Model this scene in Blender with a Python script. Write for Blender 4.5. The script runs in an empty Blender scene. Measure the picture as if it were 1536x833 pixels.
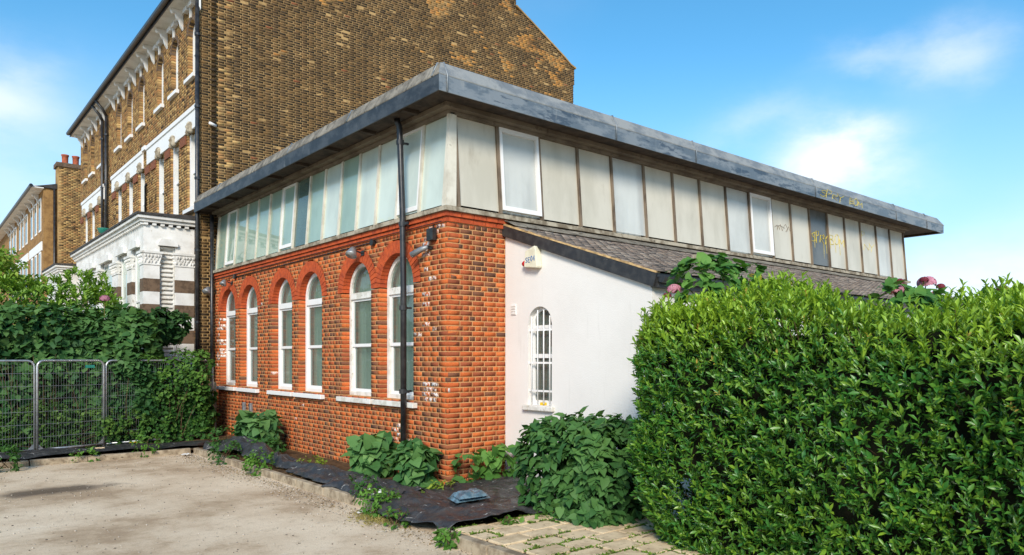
import bpy, math, random
import numpy as np
from mathutils import Vector, Matrix, noise as mnoise

random.seed(7)
rng = np.random.default_rng(11)
S = bpy.context.scene
COL = S.collection
R = math.radians

# ------------------------------------------------------------------ camera
# world axes: x runs along the hall's side wall, y along its brick front, hall corner at the origin
CAM = Vector((-6.02, -8.654, 1.923))
cd = bpy.data.cameras.new('camera')
cam = bpy.data.objects.new('camera', cd)
COL.objects.link(cam)
cam.location = CAM
cam.rotation_euler = (R(90), 0, -math.atan2(0.6415, 0.7672))
cd.sensor_width = 36.0
cd.lens = 36.0 * 1092.0 / 1536.0
cd.shift_y = (538.0 - 416.5) / 1536.0
cd.clip_end = 2000
S.camera = cam

# ------------------------------------------------------------------ world, sun, exposure
SUN_H = Vector((-0.68, -0.73, 0)).normalized()
SUN_EL = R(31)
w = bpy.data.worlds.new('World')
S.world = w
w.use_nodes = True
nt = w.node_tree
for n in list(nt.nodes):
    nt.nodes.remove(n)
wo = nt.nodes.new('ShaderNodeOutputWorld')
bg = nt.nodes.new('ShaderNodeBackground')
sky = nt.nodes.new('ShaderNodeTexSky')
sky.sky_type = 'NISHITA'
sky.sun_disc = False
sky.sun_elevation = SUN_EL
sky.sun_rotation = math.atan2(SUN_H.x, SUN_H.y)
sky.air_density = 1.0
sky.dust_density = 0.2
sky.ozone_density = 3.5
bg.inputs['Strength'].default_value = 0.120
tc = nt.nodes.new('ShaderNodeTexCoord')
def vmath(op, a, b=None):
    n = nt.nodes.new('ShaderNodeVectorMath'); n.operation = op
    nt.links.new(a, n.inputs[0])
    if b is not None:
        if hasattr(b, 'links'): nt.links.new(b, n.inputs[1])
        else: n.inputs[1].default_value = b
    return n
def fmath(op, a, b=None, clamp=False):
    n = nt.nodes.new('ShaderNodeMath'); n.operation = op; n.use_clamp = clamp
    for i, q in enumerate((a, b)):
        if q is None: continue
        if hasattr(q, 'links'): nt.links.new(q, n.inputs[i])
        else: n.inputs[i].default_value = q
    return n.outputs[0]
dirn = vmath('NORMALIZE', tc.outputs['Generated']).outputs[0]
scl = vmath('MULTIPLY', dirn, (1, 1, 2.0)).outputs[0]
nz = nt.nodes.new('ShaderNodeTexNoise'); nz.inputs['Scale'].default_value = 3.4
nz.inputs['Detail'].default_value = 7; nz.inputs['Roughness'].default_value = .58
nt.links.new(scl, nz.inputs['Vector'])
cen = vmath('SUBTRACT', nz.outputs['Color'], (.5, .5, .5)).outputs[0]
wob = vmath('SCALE', cen); wob.inputs['Scale'].default_value = .16
wdir = vmath('NORMALIZE', vmath('ADD', dirn, wob.outputs[0]).outputs[0]).outputs[0]
cloud = None
for (dx, dz, rx, rz, amp) in ((.455, .275, .046, .024, 1.0), (.40, .235, .07, .016, .5), (.615, .405, .030, .026, .5), (.50, .415, .04, .013, .3), (.70, .11, .10, .04, .5), (.52, .10, .12, .03, .25),
                              (-.71, .37, .045, .025, .6), (-.66, .22, .15, .07, .25), (.34, .33, .06, .02, .28)):
    c = Vector((dx * .76716 + .64145, dx * -.64143 + .76718, dz)).normalized()
    tz = Vector((0, 0, 1)); ta = tz.cross(c).normalized(); tb = c.cross(ta)
    a1 = fmath('DIVIDE', vmath('DOT_PRODUCT', wdir, tuple(ta)).outputs['Value'], rx)
    b1 = fmath('DIVIDE', vmath('DOT_PRODUCT', wdir, tuple(tb)).outputs['Value'], rz)
    f1 = fmath('GREATER_THAN', vmath('DOT_PRODUCT', wdir, tuple(c)).outputs['Value'], 0.)
    q = fmath('ADD', fmath('MULTIPLY', a1, a1), fmath('MULTIPLY', b1, b1))
    e = fmath('MULTIPLY', fmath('MULTIPLY', fmath('POWER', 2.718, fmath('MULTIPLY', q, -.55)), amp), f1)
    cloud = e if cloud is None else fmath('ADD', cloud, e)
nz2 = nt.nodes.new('ShaderNodeTexNoise'); nz2.inputs['Scale'].default_value = 5.5
nz2.inputs['Detail'].default_value = 9; nz2.inputs['Roughness'].default_value = .62
nt.links.new(scl, nz2.inputs['Vector'])
nz3 = nt.nodes.new('ShaderNodeTexNoise'); nz3.inputs['Scale'].default_value = 1.7
nz3.inputs['Detail'].default_value = 3
nt.links.new(scl, nz3.inputs['Vector'])
mr = nt.nodes.new('ShaderNodeMapRange'); mr.interpolation_type = 'SMOOTHSTEP'
mr.inputs['From Min'].default_value = .52; mr.inputs['From Max'].default_value = .85; mr.inputs['To Max'].default_value = .2
nt.links.new(nz3.outputs['Fac'], mr.inputs['Value'])
cloud = fmath('ADD', cloud, mr.outputs[0])
cloud = fmath('MULTIPLY', cloud, fmath('ADD', fmath('MULTIPLY', fmath('SUBTRACT', nz2.outputs['Fac'], .5), 3.2), 1.0, True), True)
cloud = fmath('MULTIPLY', cloud, .95)
# pale haze towards the horizon, the same all round
sep = nt.nodes.new('ShaderNodeSeparateXYZ'); nt.links.new(dirn, sep.inputs[0])
hz = nt.nodes.new('ShaderNodeMapRange'); hz.interpolation_type = 'SMOOTHSTEP'
hz.inputs['From Min'].default_value = .40; hz.inputs['From Max'].default_value = -.02; hz.inputs['To Max'].default_value = .8
nt.links.new(sep.outputs['Z'], hz.inputs['Value'])
mx0 = nt.nodes.new('ShaderNodeMix'); mx0.data_type = 'RGBA'
hs = nt.nodes.new('ShaderNodeHueSaturation'); hs.inputs['Saturation'].default_value = 1.22; hs.inputs['Hue'].default_value = .485
nt.links.new(sky.outputs[0], hs.inputs['Color'])
nt.links.new(hz.outputs[0], mx0.inputs['Factor']); nt.links.new(hs.outputs[0], mx0.inputs['A'])
mx0.inputs['B'].default_value = (2.9, 4.0, 5.2, 1)
mx = nt.nodes.new('ShaderNodeMix'); mx.data_type = 'RGBA'
nt.links.new(cloud, mx.inputs['Factor']); nt.links.new(mx0.outputs['Result'], mx.inputs['A'])
mx.inputs['B'].default_value = (5.6, 5.7, 5.9, 1)
nt.links.new(mx.outputs['Result'], bg.inputs['Color'])
nt.links.new(bg.outputs[0], wo.inputs[0])

sl = bpy.data.lights.new('sun', 'SUN')
sl.energy = 2.5
sl.angle = R(17)
sl.color = (1, .91, .78)
so = bpy.data.objects.new('sun', sl)
COL.objects.link(so)
sv = Vector((SUN_H.x * math.cos(SUN_EL), SUN_H.y * math.cos(SUN_EL), math.sin(SUN_EL)))
so.rotation_euler = sv.to_track_quat('Z', 'Y').to_euler()
so.location = sv * 60

S.view_settings.view_transform = 'Standard'
S.view_settings.look = 'None'
S.view_settings.exposure = 0.82
S.view_settings.gamma = 1
S.view_settings.use_curve_mapping = False
S.render.engine = 'CYCLES'
S.cycles.use_denoising = True
S.cycles.max_bounces = 7
S.cycles.transparent_max_bounces = 8
S.cycles.caustics_reflective = False
S.cycles.caustics_refractive = False

# ------------------------------------------------------------------ materials
def srgb(r, g, b):
    f = lambda c: ((c / 255 + .055) / 1.055) ** 2.4 if c > 10 else c / 255 / 12.92
    return (f(r), f(g), f(b), 1)

class NT:
    def __init__(s, name):
        s.m = bpy.data.materials.new(name); s.m.use_nodes = True
        s.t = s.m.node_tree
        s.p = s.t.nodes['Principled BSDF']
        s.out = s.t.nodes['Material Output']
        s.pos = s.t.nodes.new('ShaderNodeNewGeometry').outputs['Position']
    def new(s, k): return s.t.nodes.new(k)
    def link(s, a, b): s.t.links.new(a, b)
    def noise(s, scale, detail=4, rough=.55, vec=None, stretch=None):
        n = s.new('ShaderNodeTexNoise')
        n.inputs['Scale'].default_value = scale; n.inputs['Detail'].default_value = detail; n.inputs['Roughness'].default_value = rough
        v = vec or s.pos
        if stretch:
            m = s.new('ShaderNodeVectorMath'); m.operation = 'MULTIPLY'; m.inputs[1].default_value = stretch
            s.link(v, m.inputs[0]); v = m.outputs[0]
        s.link(v, n.inputs['Vector'])
        return n.outputs['Fac']
    def ramp(s, fac, a, b, lo=0., hi=1.):
        n = s.new('ShaderNodeMapRange'); n.interpolation_type = 'SMOOTHSTEP'
        n.inputs['From Min'].default_value = a; n.inputs['From Max'].default_value = b
        n.inputs['To Min'].default_value = lo; n.inputs['To Max'].default_value = hi
        s.link(fac, n.inputs['Value']); return n.outputs[0]
    def mix(s, fac, a, b, mode='MIX'):
        n = s.new('ShaderNodeMix'); n.data_type = 'RGBA'; n.blend_type = mode
        for q, k in ((fac, 'Factor'), (a, 'A'), (b, 'B')):
            if hasattr(q, 'links'): s.link(q, n.inputs[k])
            else: n.inputs[k].default_value = q
        return n.outputs['Result']
    def math(s, op, a, b=None, clamp=False):
        n = s.new('ShaderNodeMath'); n.operation = op; n.use_clamp = clamp
        for i, q in enumerate((a, b)):
            if q is None: continue
            if hasattr(q, 'links'): s.link(q, n.inputs[i])
            else: n.inputs[i].default_value = q
        return n.outputs[0]
    def attr(s, name='tint'):
        n = s.new('ShaderNodeAttribute'); n.attribute_name = name; return n
    def base(s, c):
        if hasattr(c, 'links'): s.link(c, s.p.inputs['Base Color'])
        else: s.p.inputs['Base Color'].default_value = c
    def bump(s, h, strength=.3, dist=.01):
        n = s.new('ShaderNodeBump'); n.inputs['Strength'].default_value = strength; n.inputs['Distance'].default_value = dist
        s.link(h, n.inputs['Height']); s.link(n.outputs[0], s.p.inputs['Normal'])
    def set(s, rough=.6, spec=.5, metal=0.):
        if hasattr(rough, 'links'): s.link(rough, s.p.inputs['Roughness'])
        else: s.p.inputs['Roughness'].default_value = rough
        s.p.inputs['Specular IOR Level'].default_value = spec
        s.p.inputs['Metallic'].default_value = metal

M = {}
def grime(name, c1, c2, scale=3., rough=.7, spec=.4, bump=.15, bscale=60., a=.4, b=.65, stretch=None, metal=0., c3=None, s3=20., a3=.55, b3=.75, det=5):
    t = NT(name)
    col = t.mix(t.ramp(t.noise(scale, det, .6, stretch=stretch), a, b), c1, c2)
    if c3: col = t.mix(t.ramp(t.noise(s3, 4, .6, stretch=stretch), a3, b3), col, c3)
    t.base(col); t.set(rough, spec, metal)
    if bump: t.bump(t.noise(bscale, 4, .6), bump, .006)
    M[name] = t.m
    return t.m

def render_mat():
    t = NT('render_white')
    col = t.mix(t.ramp(t.noise(.9, 6, .6), .35, .75), (.79, .755, .71, 1), (.735, .70, .655, 1))
    col = t.mix(t.ramp(t.noise(7, 6, .7, stretch=(1, 1, .12)), .58, .74, 0, .5), col, (.62, .59, .54, 1))
    col = t.mix(t.ramp(t.noise(30, 5, .7), .66, .74, 0, .5), col, (.55, .52, .47, 1))
    sp = t.new('ShaderNodeSeparateXYZ'); t.link(t.pos, sp.inputs[0])
    d = t.math('SUBTRACT', t.math('MULTIPLY', t.noise(5, 6, .7), .75), sp.outputs[2])
    col = t.mix(t.ramp(d, -.02, .22, 0, .75), col, (.36, .31, .24, 1))
    t.base(col); t.set(.8, .3)
    t.bump(t.math('ADD', t.noise(60, 5, .7), t.math('MULTIPLY', t.noise(2.5, 4, .6), 1.5)), .3, .012)
    M['render_white'] = t.m
render_mat()
def brick_mat(name, white=(.75, .72, .68, 1), dirt=(.09, .07, .05, 1), dirt_amt=.4):
    t = NT(name)
    at = t.attr()
    col = at.outputs['Color']
    n1 = t.noise(38, 5, .7)
    col = t.mix(t.ramp(n1, .3, .75, 0, .55), col, t.mix(1., col, (.5, .42, .36, 1), 'MULTIPLY'))
    col = t.mix(t.ramp(t.noise(90, 3, .6), .6, .8, 0, .35), col, (.50, .33, .2, 1))
    col = t.mix(t.ramp(t.noise(1.3, 7, .7, stretch=(1, 1, .35)), .52, .72, 0, dirt_amt), col, dirt)
    col = t.mix(t.ramp(t.noise(6, 7, .75, stretch=(1, 1, .18)), .58, .72, 0, dirt_amt * .7), col, dirt)
    wm = t.math('MULTIPLY', t.ramp(t.noise(17, 4, .7), .45, .56), at.outputs['Alpha'])
    col = t.mix(wm, col, white)
    t.base(col); t.set(.9, .25)
    t.bump(t.noise(120, 4, .7), .5, .006)
    M[name] = t.m
brick_mat('red_brick')
brick_mat('stock_brick', dirt=(.035, .03, .025, 1), dirt_amt=.55)
grime('mortar', srgb(204, 154, 104), srgb(180, 128, 82), 6, .95, .2, .5, 90)
grime('mortar_stock', srgb(178, 146, 98), srgb(142, 114, 74), 1.6, .95, .2, .5, 90, c3=srgb(118, 94, 62), s3=5)
grime('arch_brick', srgb(192, 86, 44), srgb(162, 70, 40), 9, .85, .3, .3, 70, c3=srgb(120, 62, 40), s3=30)
grime('white_paint', (.80, .79, .77, 1), (.70, .69, .66, 1), 2.5, .5, .4, .06, 40, a=.5, b=.8, c3=(.55, .52, .47, 1), s3=7, a3=.66, b3=.82)
grime('old_white_paint', (.76, .74, .69, 1), (.58, .55, .48, 1), 6, .6, .35, .25, 60, c3=(.33, .29, .23, 1), s3=24, a3=.62, b3=.72)
grime('render_white_old', (.765, .745, .715, 1), (.72, .70, .67, 1), .9, .75, .3, .25, 55, a=.35, b=.75, c3=(.66, .65, .62, 1), s3=2.2, a3=.62, b3=.85)
grime('bay_white', (.78, .77, .74, 1), (.64, .62, .58, 1), 2.5, .65, .35, .2, 45, c3=(.42, .39, .33, 1), s3=7, a3=.62, b3=.78)
grime('brown_band', srgb(112, 92, 74), srgb(86, 70, 56), 10, .85, .3, .4, 60)
grime('grey_sill', srgb(176, 166, 146), srgb(120, 108, 90), 5, .8, .3, .3, 60, c3=srgb(84, 76, 62), s3=14)
grime('timber_grey', srgb(128, 112, 94), srgb(84, 72, 60), 6, .8, .3, .3, 60, stretch=(1, 1, .25))
grime('timber_dark', srgb(72, 60, 50), srgb(48, 40, 34), 5, .8, .3, .3, 50)
grime('mullion_pale', srgb(190, 184, 172), srgb(140, 130, 114), 8, .6, .4, .15, 60, c3=srgb(92, 80, 66), s3=20)
grime('panel', srgb(202, 196, 180), srgb(187, 181, 164), 1.6, .28, .45, .04, 30, stretch=(1, 1, .35), c3=srgb(170, 162, 144), s3=5, a3=.6, b3=.85)
grime('panel_dark', srgb(104, 104, 100), srgb(86, 86, 82), 2, .25, .5, .04, 30)
grime('black_paint', (.022, .022, .024, 1), (.045, .043, .042, 1), 9, .42, .45, .2, 40, c3=(.13, .12, .11, 1), s3=22, a3=.68, b3=.76)
grime('black_plastic', (.012, .012, .013, 1), (.03, .03, .03, 1), 12, .3, .5, 0)
grime('pipe_black', (.014, .014, .016, 1), (.035, .034, .034, 1), 7, .35, .5, .1, 40)
grime('concrete', srgb(176, 160, 136), srgb(128, 112, 92), 5, .92, .2, .5, 70, c3=srgb(96, 84, 66), s3=16)
grime('paver', srgb(222, 198, 162), srgb(192, 168, 134), 4, .92, .2, .5, 90, c3=srgb(140, 124, 96), s3=18)
grime('soil', srgb(98, 76, 54), srgb(62, 50, 38), 9, .97, .1, .9, 60, c3=srgb(128, 104, 78), s3=50)
grime('galv', (.50, .52, .54, 1), (.36, .37, .38, 1), 14, .42, .5, .1, 60, metal=.75)
grime('galv_wire', (.30, .31, .32, 1), (.22, .23, .24, 1), 14, .5, .5, 0, metal=.5)
grime('terracotta', srgb(176, 94, 64), srgb(140, 74, 54), 8, .85, .3, .2, 60)
grime('dull_red', srgb(134, 84, 62), srgb(112, 72, 54), 9, .9, .2, .4, 60)
grime('timber_head', srgb(124, 112, 96), srgb(100, 88, 74), 2.2, .8, .3, .2, 60, c3=srgb(82, 72, 60), s3=9)
grime('post_paint', srgb(214, 208, 192), srgb(190, 182, 164), 3, .5, .4, .1, 60, c3=srgb(150, 140, 120), s3=10, a3=.64, b3=.8)
grime('cream_plastic', srgb(226, 220, 196), srgb(212, 204, 178), 9, .45, .4, 0)
grime('red_lens', (.45, .01, .015, 1), (.38, .01, .012, 1), 5, .15, .5, 0)
grime('blue_print', (.03, .10, .30, 1), (.04, .14, .34, 1), 40, .5, .4, 0)
grime('yellow_spray', srgb(214, 196, 84), srgb(186, 166, 70), 20, .6, .3, 0)
grime('grey_spray', srgb(116, 108, 98), srgb(140, 130, 118), 20, .6, .3, 0)
grime('green_tag', (.03, .25, .19, 1), (.02, .2, .15, 1), 8, .4, .4, 0)
grime('bark', srgb(96, 78, 58), srgb(62, 50, 38), 8, .95, .15, .8, 40, stretch=(1, 1, .3))
grime('stem', srgb(104, 104, 50), srgb(96, 72, 46), 12, .8, .2, 0)
grime('bag_plastic', srgb(104, 132, 146), srgb(70, 92, 104), 9, .28, .5, .3, 40)
grime('white_scrap', (.75, .74, .72, 1), (.6, .59, .56, 1), 12, .7, .3, 0)
grime('yellow_scrap', (.75, .48, .02, 1), (.6, .38, .02, 1), 12, .6, .3, 0)
grime('room_dark', (.03, .03, .03, 1), (.02, .02, .02, 1), 3, .9, .1, 0)
grime('slate_far', srgb(70, 66, 64), srgb(50, 48, 46), 6, .7, .3, .3, 30)

def lead_mat():
    t = NT('lead')
    n1 = t.noise(1.6, 8, .66, stretch=(1, 1, 3.0))
    col = t.mix(t.ramp(n1, .44, .56), srgb(134, 140, 144), srgb(104, 114, 122))
    n2 = t.noise(1.3, 8, .7, stretch=(1, 1, 4.5))
    col = t.mix(t.ramp(n2, .54, .60, 0, .85), col, srgb(66, 80, 94))
    n3 = t.noise(9, 6, .75, stretch=(1, 1, .12))
    col = t.mix(t.ramp(n3, .56, .70, 0, .5), col, srgb(160, 160, 156))
    t.base(col); t.set(t.ramp(n1, .3, .7, .55, .42), .5, .3)
    t.bump(t.math('ADD', t.noise(7, 4, .6), t.math('MULTIPLY', t.noise(1.5, 3, .5), 2.)), .3, .03)
    M['lead'] = t.m
    t = NT('lead_pale')
    col = t.mix(t.ramp(t.noise(2.0, 8, .68, stretch=(1, 1, 2.0)), .42, .60), srgb(158, 158, 154), srgb(126, 130, 132))
    col = t.mix(t.ramp(t.noise(8, 6, .75, stretch=(1, 1, .15)), .56, .70, 0, .6), col, srgb(104, 108, 108))
    t.base(col); t.set(.55, .5, .25); t.bump(t.noise(7, 5, .6), .3, .025)
    M['lead_pale'] = t.m
    t = NT('lead_mossy')
    col = t.mix(t.ramp(t.noise(2.4, 6, .7), .38, .62), srgb(150, 142, 128), srgb(104, 98, 88))
    col = t.mix(t.ramp(t.noise(9, 5, .7, stretch=(1, 1, .3)), .52, .66), col, srgb(72, 68, 58))
    col = t.mix(t.ramp(t.noise(3.1, 4, .7), .66, .72), col, srgb(120, 136, 158))
    t.base(col); t.set(.75, .4); t.bump(t.noise(30, 5, .7), .5, .02)
    M['lead_mossy'] = t.m
    t = NT('lead_dark')
    col = t.mix(t.ramp(t.noise(2.2, 6, .65, stretch=(1, 1, 2)), .42, .6), srgb(52, 56, 61), srgb(76, 79, 82))
    col = t.mix(t.ramp(t.noise(6, 5, .7, stretch=(1, 1, .4)), .6, .75), col, srgb(104, 106, 106))
    t.base(col); t.set(.5, .5, .3); t.bump(t.noise(12, 4, .6), .2, .02)
    M['lead_dark'] = t.m
lead_mat()

def ground_mat():
    t = NT('car_park_surface')
    n1 = t.noise(.55, 8, .62)
    col = t.mix(t.ramp(n1, .36, .62), srgb(226, 206, 178), srgb(200, 176, 146))
    col = t.mix(t.ramp(t.noise(.55, 10, .72), .50, .64, 0, .6), col, srgb(148, 122, 94))
    col = t.mix(t.ramp(t.noise(1.7, 6, .7, stretch=(1, 2.2, 1)), .62, .72, 0, .6), col, srgb(234, 222, 202))
    col = t.mix(t.ramp(t.noise(60, 4, .7), .5, .7, 0, .45), col, srgb(140, 118, 90))
    col = t.mix(t.ramp(t.noise(170, 3, .7), .58, .7, 0, .6), col, srgb(206, 194, 176))
    col = t.mix(t.ramp(t.noise(7, 9, .78), .52, .62, 0, .35), col, srgb(160, 138, 110))
    col = t.mix(t.ramp(t.noise(24, 8, .8), .56, .64, 0, .4), col, srgb(228, 214, 192))
    # damp dark puddle marks
    v = t.new('ShaderNodeVectorMath'); v.operation = 'DISTANCE'
    sc = t.new('ShaderNodeVectorMath'); sc.operation = 'MULTIPLY'; sc.inputs[1].default_value = (.62, 1.25, 1)
    t.link(t.pos, sc.inputs[0]); t.link(sc.outputs[0], v.inputs[0]); v.inputs[1].default_value = (-4.3 * .62, 3.75 * 1.25, 0)
    dd = t.math('ADD', v.outputs['Value'], t.math('MULTIPLY', t.noise(2.2, 5, .6), 1.1))
    col = t.mix(t.ramp(dd, 1.15, .75, 0, .8), col, srgb(66, 54, 44))
    t.base(col); t.set(t.ramp(n1, .3, .7, .95, .82), .25)
    h = t.math('ADD', t.math('MULTIPLY', t.noise(140, 4, .7), .6), t.noise(9, 5, .6))
    t.bump(h, .5, .014)
    M['ground'] = t.m
ground_mat()

def leaf_mat(name, rough=.4, trans=.3, spec=.5):
    t = NT(name)
    at = t.attr()
    col = t.mix(t.ramp(t.noise(14, 3, .6), .3, .7, 0, .4), at.outputs['Color'], t.mix(1., at.outputs['Color'], (.7, .8, .6, 1), 'MULTIPLY'))
    t.base(col); t.set(rough, spec)
    tr = t.new('ShaderNodeBsdfTranslucent')
    t.link(t.mix(1., col, (1.25, 1.2, .55, 1), 'MULTIPLY'), tr.inputs['Color'])
    ms = t.new('ShaderNodeMixShader'); ms.inputs[0].default_value = trans
    t.link(t.p.outputs[0], ms.inputs[1]); t.link(tr.outputs[0], ms.inputs[2]); t.link(ms.outputs[0], t.out.inputs[0])
    M[name] = t.m
leaf_mat('leaf_gloss', .44, .28, .4)
leaf_mat('leaf_matt', .6, .25, .25)
leaf_mat('hedge_leaf', .34, .22, .5)
leaf_mat('petal', .7, .35, .2)

def glass_mat(name, tint=(.75, .85, .8, 1), body=(.34, .42, .37, 1), film=0., refl=1.1):
    """glass pane: mirror reflection by Fresnel over clear glass, film = share of obscured surface, also paints in curtain brightness"""
    t = NT(name)
    t.t.nodes.remove(t.p)
    fr = t.new('ShaderNodeFresnel'); fr.inputs['IOR'].default_value = 1.6
    gl = t.new('ShaderNodeBsdfGlossy'); gl.inputs['Roughness'].default_value = .02
    bn = t.new('ShaderNodeBump'); bn.inputs['Strength'].default_value = .05; bn.inputs['Distance'].default_value = .02
    t.link(t.noise(2.2, 2, .5), bn.inputs['Height']); t.link(bn.outputs[0], gl.inputs['Normal'])
    tr = t.new('ShaderNodeBsdfTransparent'); tr.inputs['Color'].default_value = tint
    df = t.new('ShaderNodeBsdfDiffuse')
    c = t.mix(t.ramp(t.noise(1.3, 5, .6, stretch=(1, 1, .5)), .35, .7), body, tuple(x * .78 for x in body[:3]) + (1,))
    t.link(c, df.inputs['Color'])
    m1 = t.new('ShaderNodeMixShader'); m1.inputs[0].default_value = film
    t.link(tr.outputs[0], m1.inputs[1]); t.link(df.outputs[0], m1.inputs[2])
    m2 = t.new('ShaderNodeMixShader')
    t.link(t.math('ADD', t.math('MULTIPLY', fr.outputs[0], refl), .02, True), m2.inputs[0])
    t.link(m1.outputs[0], m2.inputs[1]); t.link(gl.outputs[0], m2.inputs[2]); t.link(m2.outputs[0], t.out.inputs[0])
    M[name] = t.m
glass_mat('glass_clear', body=(.46, .54, .46, 1), film=.22, refl=.8)  # film lightens the pane colour because the curtains behind get little light
glass_mat('glass_obscured', body=(.42, .57, .46, 1), film=.80, refl=1.2)
glass_mat('glass_obscured_pale', body=(.70, .79, .70, 1), film=.88, refl=1.0)
glass_mat('glass_obscured_dark', body=(.16, .24, .20, 1), film=.7)
glass_mat('glass_curtained', body=(.82, .83, .78, 1), film=.6, refl=.4, tint=(.95, .97, .96, 1))  # whitish film puts the curtains' brightness into the pane colour
grime('curtain', (.74, .80, .66, 1), (.50, .58, .46, 1), 3, .9, .1, 0, stretch=(1, 1, .15))
grime('curtain_white', (.78, .80, .78, 1), (.66, .68, .66, 1), 3, .9, .1, 0, stretch=(1, 1, .15))

def tarp_mat():
    t = NT('tarp')
    col = t.mix(t.ramp(t.noise(7, 5, .65), .4, .7), (.030, .030, .032, 1), (.062, .061, .060, 1))
    col = t.mix(t.ramp(t.noise(2.2, 6, .7), .66, .80, 0, .35), col, (.17, .15, .125, 1))
    # woven marker lines, broken
    sp = t.new('ShaderNodeSeparateXYZ'); t.link(t.pos, sp.inputs[0])
    def line(o, per, off):
        f = t.math('FRACT', t.math('DIVIDE', t.math('ADD', o, off), per))
        return t.math('LESS_THAN', t.math('ABSOLUTE', t.math('SUBTRACT', f, .5)), .011)
    a = t.math('ADD', sp.outputs[0], t.math('MULTIPLY', sp.outputs[1], .35))
    b = t.math('SUBTRACT', sp.outputs[1], t.math('MULTIPLY', sp.outputs[0], .35))
    ln = t.math('MULTIPLY', t.math('MAXIMUM', line(a, .33, 5), line(b, .42, 5.1)), t.ramp(t.noise(5, 4, .7), .52, .6))
    col = t.mix(ln, col, (.42, .41, .38, 1))
    t.base(col); t.set(t.ramp(t.noise(5, 4), .3, .7, .32, .52), .45)
    t.bump(t.math('ADD', t.noise(8, 3, .5), t.math('MULTIPLY', t.noise(30, 3, .5), .15)), .5, .05)
    M['tarp'] = t.m
tarp_mat()

# ------------------------------------------------------------------ mesh helpers
def thing(name, label, cat, loc, group=None):
    o = bpy.data.objects.new(name, None)
    COL.objects.link(o)
    o.empty_display_size = .2
    o.location = loc
    o['label'] = label; o['category'] = cat
    if group: o['group'] = group
    return o
def tag(o, label=None, cat=None, group=None, kind=None):
    if label: o['label'] = label
    if cat: o['category'] = cat
    if group: o['group'] = group
    if kind: o['kind'] = kind
    return o
def link(name, me, parent=None, mat=None):
    o = bpy.data.objects.new(name, me)
    COL.objects.link(o)
    if mat and not me.materials: me.materials.append(M[mat] if isinstance(mat, str) else mat)
    if parent is not None:
        o.parent = parent
        if parent.type == 'EMPTY':
            o.matrix_parent_inverse = Matrix.Translation(parent.location).inverted()
    return o

class MB:
    def __init__(s): s.v = []; s.f = []
    def add(s, vs, fs):
        n = len(s.v); s.v += [tuple(q) for q in vs]; s.f += [tuple(i + n for i in f) for f in fs]; return s
    def box(s, x0, x1, y0, y1, z0, z1):
        x0, x1 = min(x0, x1), max(x0, x1); y0, y1 = min(y0, y1), max(y0, y1); z0, z1 = min(z0, z1), max(z0, z1)
        return s.add([(x0, y0, z0), (x1, y0, z0), (x1, y1, z0), (x0, y1, z0), (x0, y0, z1), (x1, y0, z1), (x1, y1, z1), (x0, y1, z1)],
                     [(0, 3, 2, 1), (4, 5, 6, 7), (0, 1, 5, 4), (1, 2, 6, 5), (2, 3, 7, 6), (3, 0, 4, 7)])
    def hexa(s, p): return s.add(p, [(0, 3, 2, 1), (4, 5, 6, 7), (0, 1, 5, 4), (1, 2, 6, 5), (2, 3, 7, 6), (3, 0, 4, 7)])
    def prism(s, a, b):
        n = len(a)
        return s.add(list(a) + list(b), [tuple(range(n))[::-1], tuple(range(n, 2 * n))] + [(i, (i + 1) % n, n + (i + 1) % n, n + i) for i in range(n)])
    def tube(s, pts, r, seg=8, cap=True):
        pts = [Vector(p) for p in pts]; rs = r if isinstance(r, (list, tuple)) else [r] * len(pts)
        vs = []
        ref = None
        for i, p in enumerate(pts):
            t = (pts[min(i + 1, len(pts) - 1)] - pts[max(i - 1, 0)]).normalized()
            if ref is None:
                ref = Vector((0, 0, 1)) if abs(t.z) < .9 else Vector((1, 0, 0))
            a = t.cross(ref).normalized(); b = t.cross(a).normalized(); ref = -b if b.dot(ref) < 0 else b
            for k in range(seg):
                q = 2 * math.pi * k / seg
                vs.append(p + (a * math.cos(q) + b * math.sin(q)) * rs[i])
        fs = []
        for i in range(len(pts) - 1):
            for k in range(seg):
                fs.append((i * seg + k, i * seg + (k + 1) % seg, (i + 1) * seg + (k + 1) % seg, (i + 1) * seg + k))
        if cap:
            fs.append(tuple(range(seg))[::-1]); fs.append(tuple((len(pts) - 1) * seg + k for k in range(seg)))
        return s.add(vs, fs)
    def lathe(s, prof, c, seg=14):
        vs = []; fs = []
        for (r, z) in prof:
            for k in range(seg):
                q = 2 * math.pi * k / seg; vs.append((c[0] + r * math.cos(q), c[1] + r * math.sin(q), c[2] + z))
        for i in range(len(prof) - 1):
            for k in range(seg): fs.append((i * seg + k, i * seg + (k + 1) % seg, (i + 1) * seg + (k + 1) % seg, (i + 1) * seg + k))
        fs.append(tuple(range(seg))[::-1]); fs.append(tuple((len(prof) - 1) * seg + k for k in range(seg)))
        return s.add(vs, fs)
    def build(s, name, mat, parent=None, smooth=False, bevel=0.):
        me = bpy.data.meshes.new(name); me.from_pydata(s.v, [], s.f); me.update()
        if smooth: me.polygons.foreach_set('use_smooth', [True] * len(me.polygons))
        o = link(name, me, parent, mat)
        if bevel:
            b = o.modifiers.new('bevel', 'BEVEL'); b.width = bevel; b.segments = 2; b.limit_method = 'ANGLE'
        return o

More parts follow.
